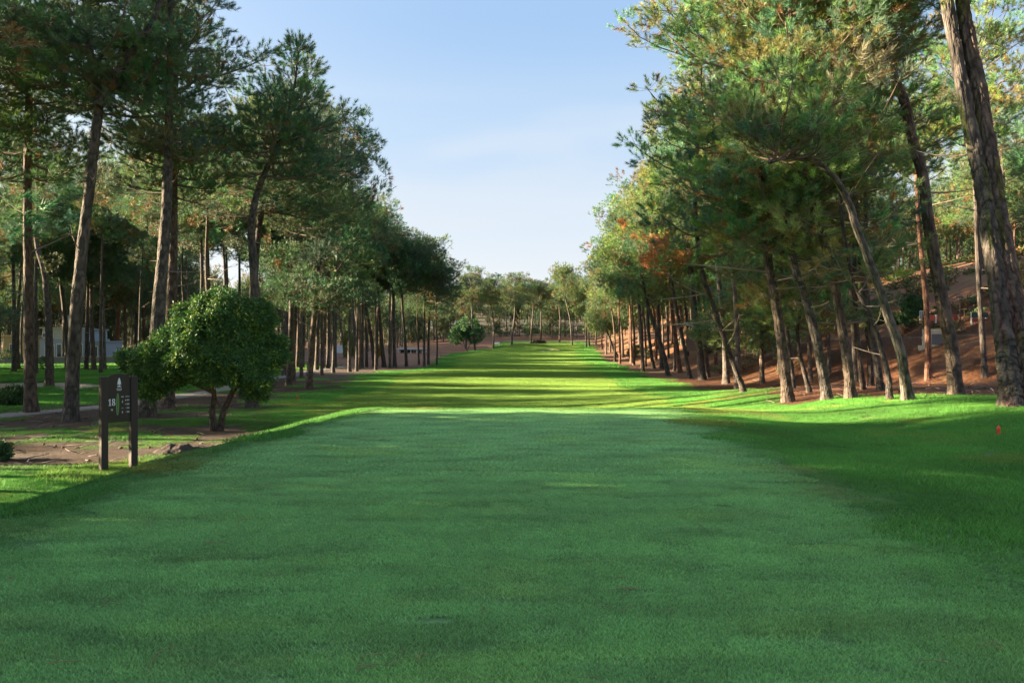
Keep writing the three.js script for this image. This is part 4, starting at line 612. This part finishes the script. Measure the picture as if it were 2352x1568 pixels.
const dk = q => q < 0.5 ? [0.06, 0.13, 0.05] : [0.08, 0.16, 0.055], br = q => q < 0.4 ? [0.15, 0.24, 0.045] : [0.10, 0.19, 0.045], yl = q => [0.19, 0.22, 0.05], gr = q => [0.08, 0.135, 0.05];
bush('shrub', 'dark dense shrub at the foot of the far left pine', 0, [28, 932], [[30, 912, 30, 20], [10, 915, 22, 16], [48, 916, 18, 15]], 1600, LEAF, dk, 1.1);
bush('shrub', 'low dark green bush at the left edge by the orange marker stakes', 0, [2, 1058], [[-12, 1040, 26, 18], [2, 1046, 12, 12]], 500, LEAF, dk, 0.9);
bush('shrub', 'small leafy sapling on the lawn at the left edge', 0, [10, 838], [[8, 812, 13, 12], [18, 815, 9, 9]], 160, LEAF, gr, 1.5);
bush('shrub', 'little sunlit sapling on the lawn before the white house', 0, [98, 850], [[97, 832, 9, 11]], 110, LEAF, br, 1.3);
bush('shrub', 'tall pale yellow-green bush beyond the red needle floor', 0, [803, 822], [[803, 795, 14, 26], [800, 775, 9, 16]], 900, LEAFBIG, yl, 0.6);
bush('shrub', 'golden yellow bush between the dark trunks on the left', 0, [868, 822], [[868, 805, 7, 14]], 260, LEAFBIG, q => [0.36, 0.24, 0.03], 0.5);
bush('broadleaf_tree', 'bright green round tree at the far end of the left line', 0, [1072, 806], [[1072, 752, 28, 24], [1056, 765, 20, 20], [1090, 768, 20, 22], [1045, 775, 14, 14]], 1500, LEAFBIG, q => q < 0.4 ? [0.09, 0.22, 0.04] : [0.045, 0.12, 0.045], 0.8, null, 0.12);
bush('shrub', 'small pale green bush on the slope foot by the fairway', 0, [1459, 822], [[1459, 806, 13, 13], [1450, 812, 8, 8]], 500, LEAF, q => [0.13, 0.21, 0.06], 1.9);
bush('shrub', 'grey olive scrub bush right of the pale green bush', 0, [1480, 826], [[1484, 812, 12, 9]], 200, LEAF, q => [0.10, 0.115, 0.05], 1.9);
bush('shrub', 'tall dark green bush above the road on the right hillside', 0, [2090, 746], [[2104, 700, 20, 26], [2092, 720, 18, 26], [2085, 732, 14, 16]], 2200, LEAF, dk, 1.6);
bush('shrub', 'low sunlit green bush on the road edge left of the bowed pine', 0, [2027, 742], [[2025, 730, 13, 13], [2034, 734, 10, 9]], 700, LEAF, gr, 1.4);
bush('shrub', 'low green bush on the road edge right of the bowed pine', 0, [2064, 744], [[2063, 732, 10, 12]], 450, LEAF, gr, 1.4);
bush('broadleaf_tree', 'bright leafy young tree in the gap behind the front right pines', 0, [1800, 845], [[1805, 650, 46, 50], [1850, 690, 40, 44], [1890, 655, 34, 44], [1800, 710, 34, 30]], 2600, LEAFBIG, br, 0.55, null, 0.09, 46);
bush('shrub', 'yellowing bush high on the right hillside', 0, [2312, 690], [[2310, 640, 26, 40], [2322, 665, 20, 26]], 900, LEAF, q => [0.28, 0.22, 0.05], 2.0, null, 0.05);
bush('shrub', 'black-green low thicket on the far rise beyond the green', 0, [1239, 789], [[1236, 787, 12, 4], [1246, 787, 8, 3]], 260, LEAFBIG, q => [0.03, 0.035, 0.03], 0.9);
{ // scrub on the right hillside and fallen twigs and cones on the needle floor
  const r = rng(515), items = [], tw = [], cones = [];
  for (let i = 0; i < 5200; i++) {
    const d = lerp(24, 130, r()), x = slopeFoot(d) + lerp(1, 52, r()), u = x - slopeFoot(d); if (x > 0.72 * d + 4 || (u > 9 && u < 13.8) || fbm(x / 5 + 3, d / 5 + 8, 3) < (u < 9 ? 0.60 : 0.50)) continue;
    const y = H(x, d), k = 0.6 + 0.7 * r(), t = r(), R = u < 9 ? 0.25 : 0.5; for (let j = 0; j < 3; j++) items.push({ p: V(x + (r() - 0.5) * R, y + 0.12 + r() * R * 0.7, -d + (r() - 0.5) * R), q: new THREE.Quaternion().setFromAxisAngle(UPV, r() * 6.283), s: (u < 9 ? 0.45 : 0.8) * (0.5 + 0.8 * r()), c: t < 0.35 ? [0.24 * k, 0.19 * k, 0.06 * k] : t < 0.55 ? [0.22 * k, 0.10 * k, 0.04 * k] : [0.10 * k, 0.16 * k, 0.055 * k] });
  }
  instances(scene, 'hillside_scrub', LEAFBIG[0], leafMat, items, 'low dry scrub scattered over the reddish hillside');
  for (let i = 0; i < 1500; i++) {
    const d = lerp(15, 62, r() ** 1.2), x = (r() - 0.5) * 1.4 * d; if (grassy(x, d) > 0.1 || mown(x, d) > -1 || sandIn(x, d) > -0.1) continue;
    const y = H(x, d) + 0.02, a = r() * 6.283, l = 0.12 + 0.7 * r() * r(), b = V(Math.cos(a) * l, 0.03 + 0.05 * r(), Math.sin(a) * l), p = V(x, y, -d);
    rod(tw, [p, p.clone().addScaledVector(b, 0.5).add(V(0.04 * (r() - 0.5), 0.03 * r(), 0.04)), p.clone().add(b)], 0.010 + 0.012 * l, 0.005, 4);
    if (r() < 0.5) cones.push({ p: V(x + r(), H(x, d) + 0.03, -d + r()), q: new THREE.Quaternion().setFromEuler(new THREE.Euler(r() * 3, r() * 3, r() * 3)), s: 0.035 + 0.02 * r(), c: [0.10, 0.06, 0.035] });
  }
  const nd = []; // a few dry needle pairs blown on to the tee
  for (let i = 0; i < 80; i++) {
    const d = lerp(3.6, 16, r() ** 1.4), x = (r() - 0.5) * Math.min(9, 1.35 * d); if (mown(x, d) < 0.1) continue;
    for (let k = 0, n = 1 + Math.floor(r() * 4); k < n; k++) { const a = r() * 6.283, l = 0.07 + 0.12 * r(), px = x + (r() - 0.5) * 0.12, pd = d + (r() - 0.5) * 0.08, y = H(px, pd) + 0.014; rod(nd, [V(px, y, -pd), V(px + Math.cos(a) * l * 0.5, y + 0.008, -pd + Math.sin(a) * l * 0.5), V(px + Math.cos(a) * l, y, -pd + Math.sin(a) * l)], 0.0028, 0.0014, 3); }
  }
  tag(part(scene, 'fallen_needles', rodsGeo(nd), std(0.24, 0.19, 0.09, 0.9)), 'dry pine needles lying on the tee grass', null, null, 'stuff');
  tag(part(scene, 'fallen_twigs', rodsGeo(tw), deadTwig), 'fallen dry twigs on the needle floor', null, null, 'stuff');
  const cg = new THREE.SphereGeometry(1, 7, 5); cg.scale(0.75, 1.2, 0.75); instances(scene, 'fallen_cones', cg, std(1, 1, 1, 0.95), cones, 'fallen pine cones on the needle floor');
}
{ // unseen shrubs added left of the tee to block the low sun
  [[-13.5, 3], [-15, -2.5], [-14.5, 7.2], [-17, 0.5], [-16, 10.5], [-13, -7]].forEach(([x, d], i) => {
    const y = H(x, d), t = thing('shrub', 'unseen broad evergreen shrub added to shade the tee', 'bush', [x, y, -d], 0, 'unseen evergreen shrubs shading the tee');
    const l = []; for (let k = 0; k < 4; k++) rod(l, [V(0, -0.05, 0), V((k - 1.5) * 0.4, 1, 0.2 * k), V((k - 1.5) * 0.8, 2, 0.3 * (k - 1))], 0.05, 0.02, 5); part(t, 'stem', rodsGeo(l), twigMat);
    foliage(t, 'foliage', [[V(0, 1.6, 0), V(1.7, 1.7, 1.7)], [V(0.6, 2.4, 0.8), V(1.2, 1.2, 1.2)], [V(-0.6, 1.2, -1), V(1.4, 1.2, 1.4)]], 2200, LEAFBIG, dk, 0.7, 80 + i);
  });
}

// ------------------------------------------------------------------ the tee sign
{
  const p = ground(237, 1086), turn = 48 * Math.PI / 180;
  const t = thing('tee_sign', 'dark wooden tee sign with two posts and a board reading 18', 'sign', [p.x, p.y, p.z], turn);
  const wood = std(0.060, 0.042, 0.038, 0.75, { map: grain, bumpMap: barkBump, bumpScale: 0.004 }), gap = 0.58, SC = 1.47;
  const dy = H(p.x + gap * Math.cos(turn), -p.z + gap * Math.sin(turn)) - p.y;
  const post = (x, y0) => { const h = 1.30 * SC - y0 + 0.15, g = new RoundedBoxGeometry(0.135, h, 0.135, 2, 0.009); g.translate(x, y0 - 0.15 + h / 2, 0); part(t, 'post', g, wood); };
  post(0, 0); post(gap, Math.min(0, dy));
  const hw = (gap - 0.135) / 2 + 0.005, top = 1.27 * SC, bot = 0.68 * SC, s = new THREE.Shape(), cx = gap / 2;
  s.moveTo(cx - hw, bot); s.lineTo(cx + hw, bot); s.lineTo(cx + hw, top - 0.04); s.bezierCurveTo(cx + hw, top + 0.03, cx + hw * 0.6, top + 0.10, cx, top + 0.10); s.bezierCurveTo(cx - hw * 0.6, top + 0.10, cx - hw, top + 0.03, cx - hw, top - 0.04); s.closePath();
  const bg = new THREE.ExtrudeGeometry(s, { depth: 0.028, bevelEnabled: true, bevelSize: 0.004, bevelThickness: 0.004, bevelSegments: 2 }); bg.translate(0, 0, -0.005);
  const board = part(t, 'sign_board', bg, std(0.022, 0.020, 0.016, 0.55));
  const W = 512, Hh = 760, cv = document.createElement('canvas'); cv.width = W; cv.height = Hh; const c = cv.getContext('2d');
  c.fillStyle = '#2a2822'; c.fillRect(0, 0, W, Hh); c.fillStyle = '#dfe6ea'; c.strokeStyle = '#dfe6ea'; c.textAlign = 'center';
  // tree emblem
  c.beginPath(); c.moveTo(256, 60); for (const [x, y] of [[284, 100], [276, 104], [298, 140], [284, 142], [304, 172], [262, 168], [262, 190], [300, 198], [300, 208], [212, 208], [212, 198], [250, 190], [250, 168], [208, 172], [228, 142], [214, 140], [236, 104], [228, 100]]) c.lineTo(x, y); c.closePath(); c.fill();
  c.font = 'bold 26px serif'; c.fillText('AROEIRA', 256, 246); c.fillRect(206, 258, 100, 7);
  c.font = 'bold 150px serif'; c.fillText('18', 92, 500); c.font = 'bold 40px sans-serif'; c.fillText('YE', 96, 580);
  c.beginPath(); c.ellipse(222, 482, 32, 172, 0.02, 0, 6.3); c.fillStyle = '#8ea77c'; c.fill(); c.beginPath(); c.ellipse(222, 480, 25, 162, 0.02, 0, 6.3); c.fillStyle = '#3f7a34'; c.fill();
  c.fillStyle = '#cfd6d8'; c.font = 'bold 30px sans-serif'; c.fillText('PAR', 326, 378); c.font = 'bold 56px serif'; c.fillText('4', 326, 462); c.font = 'bold 26px sans-serif'; c.fillText('S.I.', 330, 556); c.font = 'bold 52px serif'; c.fillText('8', 326, 630);
  c.font = 'bold 28px sans-serif'; c.fillText('metros', 440, 374);
  [['#e8e8e8', '381', 436], ['#d8c24a', '362', 498], ['#4f74b8', '335', 560], ['#b84a44', '308', 622]].forEach(([k, s2, y]) => { c.fillStyle = k; c.beginPath(); c.arc(396, y - 13, 10, 0, 6.3); c.fill(); c.fillStyle = '#cfd6d8'; c.font = 'bold 40px sans-serif'; c.fillText(s2, 450, y); });
  const tex = new THREE.CanvasTexture(cv); tex.colorSpace = THREE.SRGBColorSpace; tex.anisotropy = 8;
  const g = new THREE.ShapeGeometry(s, 16), uv = g.attributes.uv, ps = g.attributes.position; for (let i = 0; i < uv.count; i++) uv.setXY(i, (ps.getX(i) - cx + hw) / (2 * hw), (ps.getY(i) - bot) / (top + 0.10 - bot));
  g.translate(0, 0, 0.0295); part(board, 'printed_face', g, new THREE.MeshStandardMaterial({ map: tex, roughness: 0.5 }));
}

// ------------------------------------------------------------------ small things
function stake(label, px, h, tilt) {
  const p = ground(...px), t = thing('marker_stake', label, 'marker', [p.x, p.y, p.z]); t.rotation.z = tilt;
  const red = std(0.75, 0.075, 0.03, 0.6), g = new RoundedBoxGeometry(0.055, h, 0.03, 2, 0.006); g.translate(0, h / 2 - 0.03, 0); part(t, 'stake', g, red);
  const cap = new THREE.ConeGeometry(0.036, 0.07, 4); cap.rotateY(Math.PI / 4); cap.translate(0, h + 0.004, 0); part(t, 'tip', cap, red);
}
stake('thin red marker stake in the sunlit rough on the right', [2295, 998], 0.14, 0.03);
stake('bright orange marker stake on the dirt at the left edge', [24, 1036], 0.20, -0.05);
stake('shaded red-orange marker stake leaning behind the edge bush', [11, 1040], 0.17, 0.25);
stake('small orange marker leaning in the grass left of the fairway', [686, 920], 0.26, 0.35);
{ // dirt mound
  const p = ground(408, 1042), r = rng(9), P = [], U = [], I = [], R = 22, A = 64;
  for (let i = 0; i <= R; i++) for (let a = 0; a < A; a++) {
    const q = i / R, t = a / A * 6.283, lx = Math.cos(t) * q * (0.62 + (Math.cos(t) > 0 ? 0.35 * Math.cos(t) ** 8 : 0)), lz = Math.sin(t) * q * 0.42, n = fbm(lx * 5 + 9, lz * 5 + 4, 5);
    const h = Math.max(0, (1 - q * q) * 0.21 * (0.35 + 1.3 * n) + 0.05 * Math.exp(-((lx - 0.6) ** 2 + lz * lz) * 60) + 0.06 * Math.exp(-((lx - 0.1) ** 2 + lz * lz) * 40)) - (q > 0.97 ? 0.05 : 0);
    P.push(lx, Y(p.x + lx, p.z + lz) - p.y + h, lz); U.push(lx, lz);
  }
  for (let i = 0; i < R; i++) for (let a = 0; a < A; a++) { const k = i * A + a, l = i * A + (a + 1) % A; I.push(k, k + A, l, l, k + A, l + A); }
  const g = new THREE.BufferGeometry(); g.setAttribute('position', new THREE.Float32BufferAttribute(P, 3)); g.setAttribute('uv', new THREE.Float32BufferAttribute(U, 2)); g.setIndex(I); g.computeVertexNormals();
  const t = thing('dirt_mound', 'low heap of dark soil behind the bank right of the sign', 'mound', [p.x, p.y, p.z]);
  part(t, 'soil_heap', g, std(0.085, 0.06, 0.05, 0.98, { map: grain, bumpMap: grainBump, bumpScale: 0.03, side: THREE.DoubleSide }));
  const lump = new THREE.IcosahedronGeometry(1, 1);
  for (let i = 0; i < 10; i++) { const x = (r() - 0.4) * 1.3, z = (r() - 0.5) * 0.7, s = 0.02 + 0.035 * r(), m = part(t, 'clod', lump, std(0.09, 0.065, 0.052, 0.98)); m.position.set(x, Y(p.x + x, p.z + z) - p.y + s * 0.5 + 0.16 * Math.max(0, 1 - Math.hypot(x / 0.6, z / 0.4)), z); m.scale.set(s, s * 0.7, s * 1.2); m.rotation.set(r() * 3, r() * 3, r()); }
}
{ // uplight box at the curved pine's foot
  const p = ground(590, 938), t = thing('ground_spotlight', 'small black box lamp at the foot of the curved pine', 'light', [p.x, p.y, p.z + 0.12], 0.2);
  const b = new RoundedBoxGeometry(0.16, 0.18, 0.10, 2, 0.012); b.translate(0, 0.10, 0); part(t, 'housing', b, std(0.015, 0.015, 0.017, 0.4));
  const l = new RoundedBoxGeometry(0.12, 0.02, 0.06, 1, 0.004); l.translate(0, 0.198, 0.01); part(t, 'lens', l, std(0.35, 0.36, 0.38, 0.2));
}
{ // concrete block on its plinth
  const p = ground(2122, 802), t = thing('concrete_chamber', 'square pale concrete utility block on a plinth on the right slope', 'utility block', [p.x, p.y, p.z], -0.45), m = -p.z / F;
  const con = std(0.50, 0.45, 0.38, 0.9, { map: grain, bumpMap: grainBump, bumpScale: 0.004 }), w = 46 * m;
  const pl = new RoundedBoxGeometry(w * 1.3, 0.7, w * 1.1, 2, 0.012); pl.translate(w * 0.42, -0.15, -w * 0.4); part(t, 'plinth', pl, con);
  const bx = new RoundedBoxGeometry(w, 32 * m + 0.1, w * 0.8, 2, 0.012); bx.translate(w * 0.45, 0.22 + 16 * m, -w * 0.42); part(t, 'block', bx, con);
  const lid = new RoundedBoxGeometry(w * 1.03, 0.05, w * 0.83, 2, 0.01); lid.translate(w * 0.45, 0.298 + 32 * m, -w * 0.42); part(t, 'lid', lid, con);
  const dr = new RoundedBoxGeometry(w * 0.5, 24 * m, 0.02, 1, 0.004); dr.translate(w * 0.62, 0.2 + 14 * m, -w * 0.42 + w * 0.4 + 0.012); part(t, 'door', dr, std(0.10, 0.10, 0.11, 0.6));
}
{ // things by the service road
  const white = std(0.75, 0.74, 0.72, 0.5), orange = std(0.62, 0.10, 0.045, 0.7), tan = std(0.55, 0.40, 0.19, 0.85), red = std(0.38, 0.05, 0.04, 0.7);
  const rail = (label, x0, x1, y, name, cols) => {
    const p = ground((x0 + x1) / 2, y), d = -p.z, m = d / F, t = thing(name, label, 'barrier', [p.x, p.y, p.z]), w = (x1 - x0) * m;
    return { t, m, w, d, p };
  };
  { const { t, w } = rail('white tubular frame beside the road on the hillside', 2114, 2130, 742, 'tubular_frame'); for (const x of [-w / 2, -w / 4, w / 2]) { const g = new THREE.CylinderGeometry(0.03, 0.03, 0.95, 8); g.translate(x, 0.45, 0); part(t, 'upright', g, white); } const g = new THREE.CylinderGeometry(0.028, 0.028, w, 8); g.rotateZ(Math.PI / 2); g.translate(0, 0.88, 0); part(t, 'top_rail', g, white); }
  { const { t, w } = rail('low orange-red barrier panels along the far side of the road', 2133, 2236, 741, 'safety_barrier'); const n = 6; for (let i = 0; i < n; i++) { const g = new RoundedBoxGeometry(w / n - 0.05, 0.42, 0.05, 2, 0.01); g.translate(-w / 2 + (i + 0.5) * w / n, 0.32, 0); part(t, 'panel', g, i < 2 ? orange : i < 4 ? red : std(0.45, 0.055, 0.045, 0.7)); } for (let i = 0; i <= n; i++) { const g = new RoundedBoxGeometry(0.10, 0.56, 0.09, 2, 0.01); g.translate(-w / 2 + i * w / n, 0.26, 0.01); part(t, 'foot_post', g, i === 3 || i === 4 ? tan : white); } }
  { const { t, m } = rail('dark green notice board on white legs beside the road', 2233, 2270, 742, 'notice_board'); const w = 38 * m, b = new RoundedBoxGeometry(w, 12 * m, 0.05, 2, 0.01); b.translate(0, 19 * m, 0); part(t, 'board', b, std(0.03, 0.06, 0.05, 0.5)); for (const x of [-w / 2 + 0.06, w / 2 - 0.06]) { const g = new RoundedBoxGeometry(0.09, 25 * m + 0.1, 0.09, 2, 0.01); g.translate(x, 12.5 * m - 0.05, -0.075); part(t, 'leg', g, white); } const pn = new RoundedBoxGeometry(w * 0.9, 8 * m, 0.03, 2, 0.008); pn.translate(0, 7 * m, -0.02); part(t, 'lower_panel', pn, red); }
  { const p = ground(2206, 738), t = thing('street_lamp', 'slim dark lamp post beside the road on the hillside', 'street lamp', [p.x, p.y, p.z]), h = 56 * -p.z / F, g = new THREE.CylinderGeometry(0.03, 0.05, h, 10); g.translate(0, h / 2, 0); part(t, 'post', g, std(0.08, 0.075, 0.07, 0.5)); const hd = new RoundedBoxGeometry(0.42, 0.09, 0.22, 2, 0.03); hd.translate(0, h + 0.03, 0); part(t, 'lamp_head', hd, std(0.12, 0.115, 0.11, 0.5)); }
  { const p = ground(2216, 738), t = thing('signpost', 'short pale post beside the dark lamp post on the hillside', 'post', [p.x, p.y, p.z]), h = 28 * -p.z / F, g = new THREE.CylinderGeometry(0.035, 0.04, h, 10); g.translate(0, h / 2, 0); part(t, 'post', g, tan); const hd = new RoundedBoxGeometry(0.3, 0.06, 0.08, 2, 0.02); hd.translate(0, h, 0); part(t, 'cross_piece', hd, tan); }
}
// ------------------------------------------------------------------ buildings seen between the trunks
const glass = new THREE.MeshStandardMaterial({ color: new THREE.Color().setRGB(0.03, 0.035, 0.045), roughness: 0.08, metalness: 0.2 });
function box(parent, name, x0, x1, y0, y1, z0, z1, mat, r = 0.02) { const g = new RoundedBoxGeometry(x1 - x0, y1 - y0, Math.abs(z1 - z0), 2, r); g.translate((x0 + x1) / 2, (y0 + y1) / 2, (z0 + z1) / 2); return part(parent, name, g, mat); }
function windowIn(parent, x, y, w, h, z, frame) { const f = new THREE.Group(); f.name = 'window'; parent.add(f); box(f, 'frame', x - w / 2 - 0.06, x + w / 2 + 0.06, y - h / 2 - 0.06, y + h / 2 + 0.06, z, z + 0.05, frame, 0.01); box(f, 'pane', x - w / 2, x + w / 2, y - h / 2, y + h / 2, z + 0.03, z + 0.065, glass, 0.004); }
{
  const D = 102, m = D / F, X = px => (px - CX) * m, white = std(0.28, 0.31, 0.37, 0.85), cream = std(0.42, 0.38, 0.34, 0.85), alu = std(0.7, 0.7, 0.7, 0.4);
  const x0 = X(90), gy = H(X(150), D), t = thing('white_house', 'modern white flat-roofed house behind the left trunks', 'house', [x0, gy, -D], 0.05);
  const w = X(192) - x0; box(t, 'ground_floor_wall', 0, w, -0.5, 2.9, -7, 0, white); box(t, 'upper_wall', 0.2, w * 0.66, 2.9, 4.25, -6, -0.25, cream); box(t, 'side_wing_wall', w * 0.66, w * 0.98, 2.9, 4.1, -6.5, -0.6, white);
  box(t, 'roof', -0.1, w * 0.70, 4.25, 4.4, -6.2, -0.1, cream); box(t, 'roof', w * 0.70 + 0.01, w + 0.1, 4.1, 4.22, -6.6, -0.45, white);
  box(t, 'chimney', w * 0.40, w * 0.44 + 0.5, 4.4, 6.0, -3, -2.4, white);
  windowIn(t, 0.9, 3.4, 1.3, 0.5, -0.25, alu); windowIn(t, w * 0.43, 1.2, 0.5, 2.0, 0, alu); windowIn(t, w * 0.62, 1.2, 1.1, 2.2, 0, alu); windowIn(t, w * 0.22, 1.3, 1.1, 1.6, 0, alu); windowIn(t, w * 0.85, 1.2, 1.0, 2.0, 0, alu);
  const wing = thing('white_outbuilding', 'low white building right of the white house', 'house', [X(196), gy, -D - 1], 0.05); const w2 = X(231) - X(196);
  box(wing, 'wall', 0, w2, -0.5, 2.5, -5, 0, white); box(wing, 'roof', -0.12, w2 + 0.12, 2.5, 2.65, -5.1, 0.12, white); windowIn(wing, w2 * 0.3, 1.1, 0.7, 1.6, 0, alu);
  const wl = thing('garden_wall', 'low dark garden wall in front of the white house', 'wall', [X(120) , H(X(150), 94), -94], 0.03); box(wl, 'wall', -4, 12, -0.3, 0.75, -0.25, 0, std(0.16, 0.15, 0.15, 0.9)); box(wl, 'coping', -4.05, 12.05, 0.75, 0.82, -0.29, 0.04, std(0.24, 0.23, 0.22, 0.9));
  const ph = thing('brick_house', 'house with a purplish roof behind the left grove', 'house', [X(214), H(X(214), 125), -125], 0.1), wm = 125 / F; box(ph, 'wall', 0, 34 * wm, -0.5, 3.4, -6, 0, std(0.30, 0.22, 0.22, 0.9));
  const rf = new THREE.CylinderGeometry(0.2, 34 * wm * 0.74, 1.9, 4, 1); rf.rotateY(Math.PI / 4); rf.translate(17 * wm, 4.35, -3); part(ph, 'roof', rf, std(0.22, 0.11, 0.14, 0.9)); windowIn(ph, 0.9, 1.7, 0.8, 1.1, 0, alu);
  const yw = thing('yellow_house', 'yellow-walled building at the far left edge', 'house', [X(-40), H(X(-40), D + 4), -D - 4], 0); box(yw, 'wall', 0, X(11) - X(-40), -0.5, 3.2, -6, 0, std(0.30, 0.24, 0.10, 0.9)); box(yw, 'roof', -0.15, X(11) - X(-40) + 0.15, 3.2, 3.4, -6.15, 0.15, std(0.35, 0.27, 0.15, 0.9)); windowIn(yw, 1.4, 1.6, 1.0, 1.2, 0, alu);
}
{
  const D = 158, m = D / F, x0 = (914 - CX) * m, w = 58 * m, gy = H(x0 + w / 2, D), t = thing('clubhouse', 'low white building with a porch behind the left line of pines', 'house', [x0, gy, -D], 0), white = std(0.66, 0.67, 0.68, 0.8);
  const hh = EYE - gy - 19 * m; box(t, 'wall', 0, w, -0.8, hh, -6, -1.4, white); box(t, 'roof', -0.3, w + 0.3, hh, hh + 0.28, -6.3, 0.3, std(0.5, 0.45, 0.40, 0.8)); for (let i = 0; i < 5; i++) box(t, 'pillar', i * w / 4.2, i * w / 4.2 + 0.25, -0.8, hh, -0.25, 0, white); for (let i = 0; i < 3; i++) windowIn(t, (i + 0.55) * w / 3.4, hh * 0.45, 0.9, 1.3, -1.4, white);
  const f = thing('white_wall', 'plain pale wall beyond the red needle floor', 'wall', [(766 - CX) * 150 / F, H((780 - CX) * 150 / F, 150), -150], 0); box(f, 'wall', 0, 28 * 150 / F, -0.4, 1.4, -0.3, 0, std(0.6, 0.62, 0.66, 0.85)); box(f, 'coping', -0.05, 28 * 150 / F + 0.05, 1.4, 1.48, -0.34, 0.04, std(0.5, 0.5, 0.52, 0.85));
}
{
  const D = 84, m = D / F, x0 = (1600 - CX) * m, gy = H(25, D) - 0.35, w = (1712 - 1600) * m, t = thing('roadside_shed', 'long brown shed with a pale metal roof on top of the right slope', 'building', [x0, gy, -D], 0.12);
  box(t, 'wall', 0, w, -0.6, 1.5, -3, 0, std(0.13, 0.075, 0.065, 0.9)); for (let i = 0; i < 4; i++) box(t, 'post', i * w / 3.3, i * w / 3.3 + 0.12, -0.6, 1.5, 0.9, 1.02, std(0.6, 0.55, 0.48, 0.8)); const rf = new RoundedBoxGeometry(w + 0.6, 0.09, 4.6, 2, 0.02); rf.rotateX(0.22); rf.translate(w / 2, 1.95, -0.9); part(t, 'roof', rf, std(0.42, 0.46, 0.55, 0.45)); const fa = new RoundedBoxGeometry(w + 0.6, 0.14, 0.05, 2, 0.01); fa.translate(w / 2, 1.4, 1.42); part(t, 'fascia', fa, std(0.5, 0.42, 0.38, 0.7));
}
{ const p = ground(1140, 795), t = thing('golf_bench', 'tiny white bench by the pines at the far green', 'bench', [p.x, p.y, p.z]), w = std(0.75, 0.75, 0.75, 0.6); box(t, 'seat', -0.8, 0.8, 0.40, 0.47, -0.25, 0.25, w); box(t, 'backrest', -0.8, 0.8, 0.55, 0.95, -0.28, -0.23, w); box(t, 'leg', -0.7, -0.6, -0.05, 0.40, -0.2, 0.2, w); box(t, 'leg', 0.6, 0.7, -0.05, 0.40, -0.2, 0.2, w); }

console.log('trees', stats.trees, 'leaf instances', stats.leaf);
renderer.render(scene, camera);
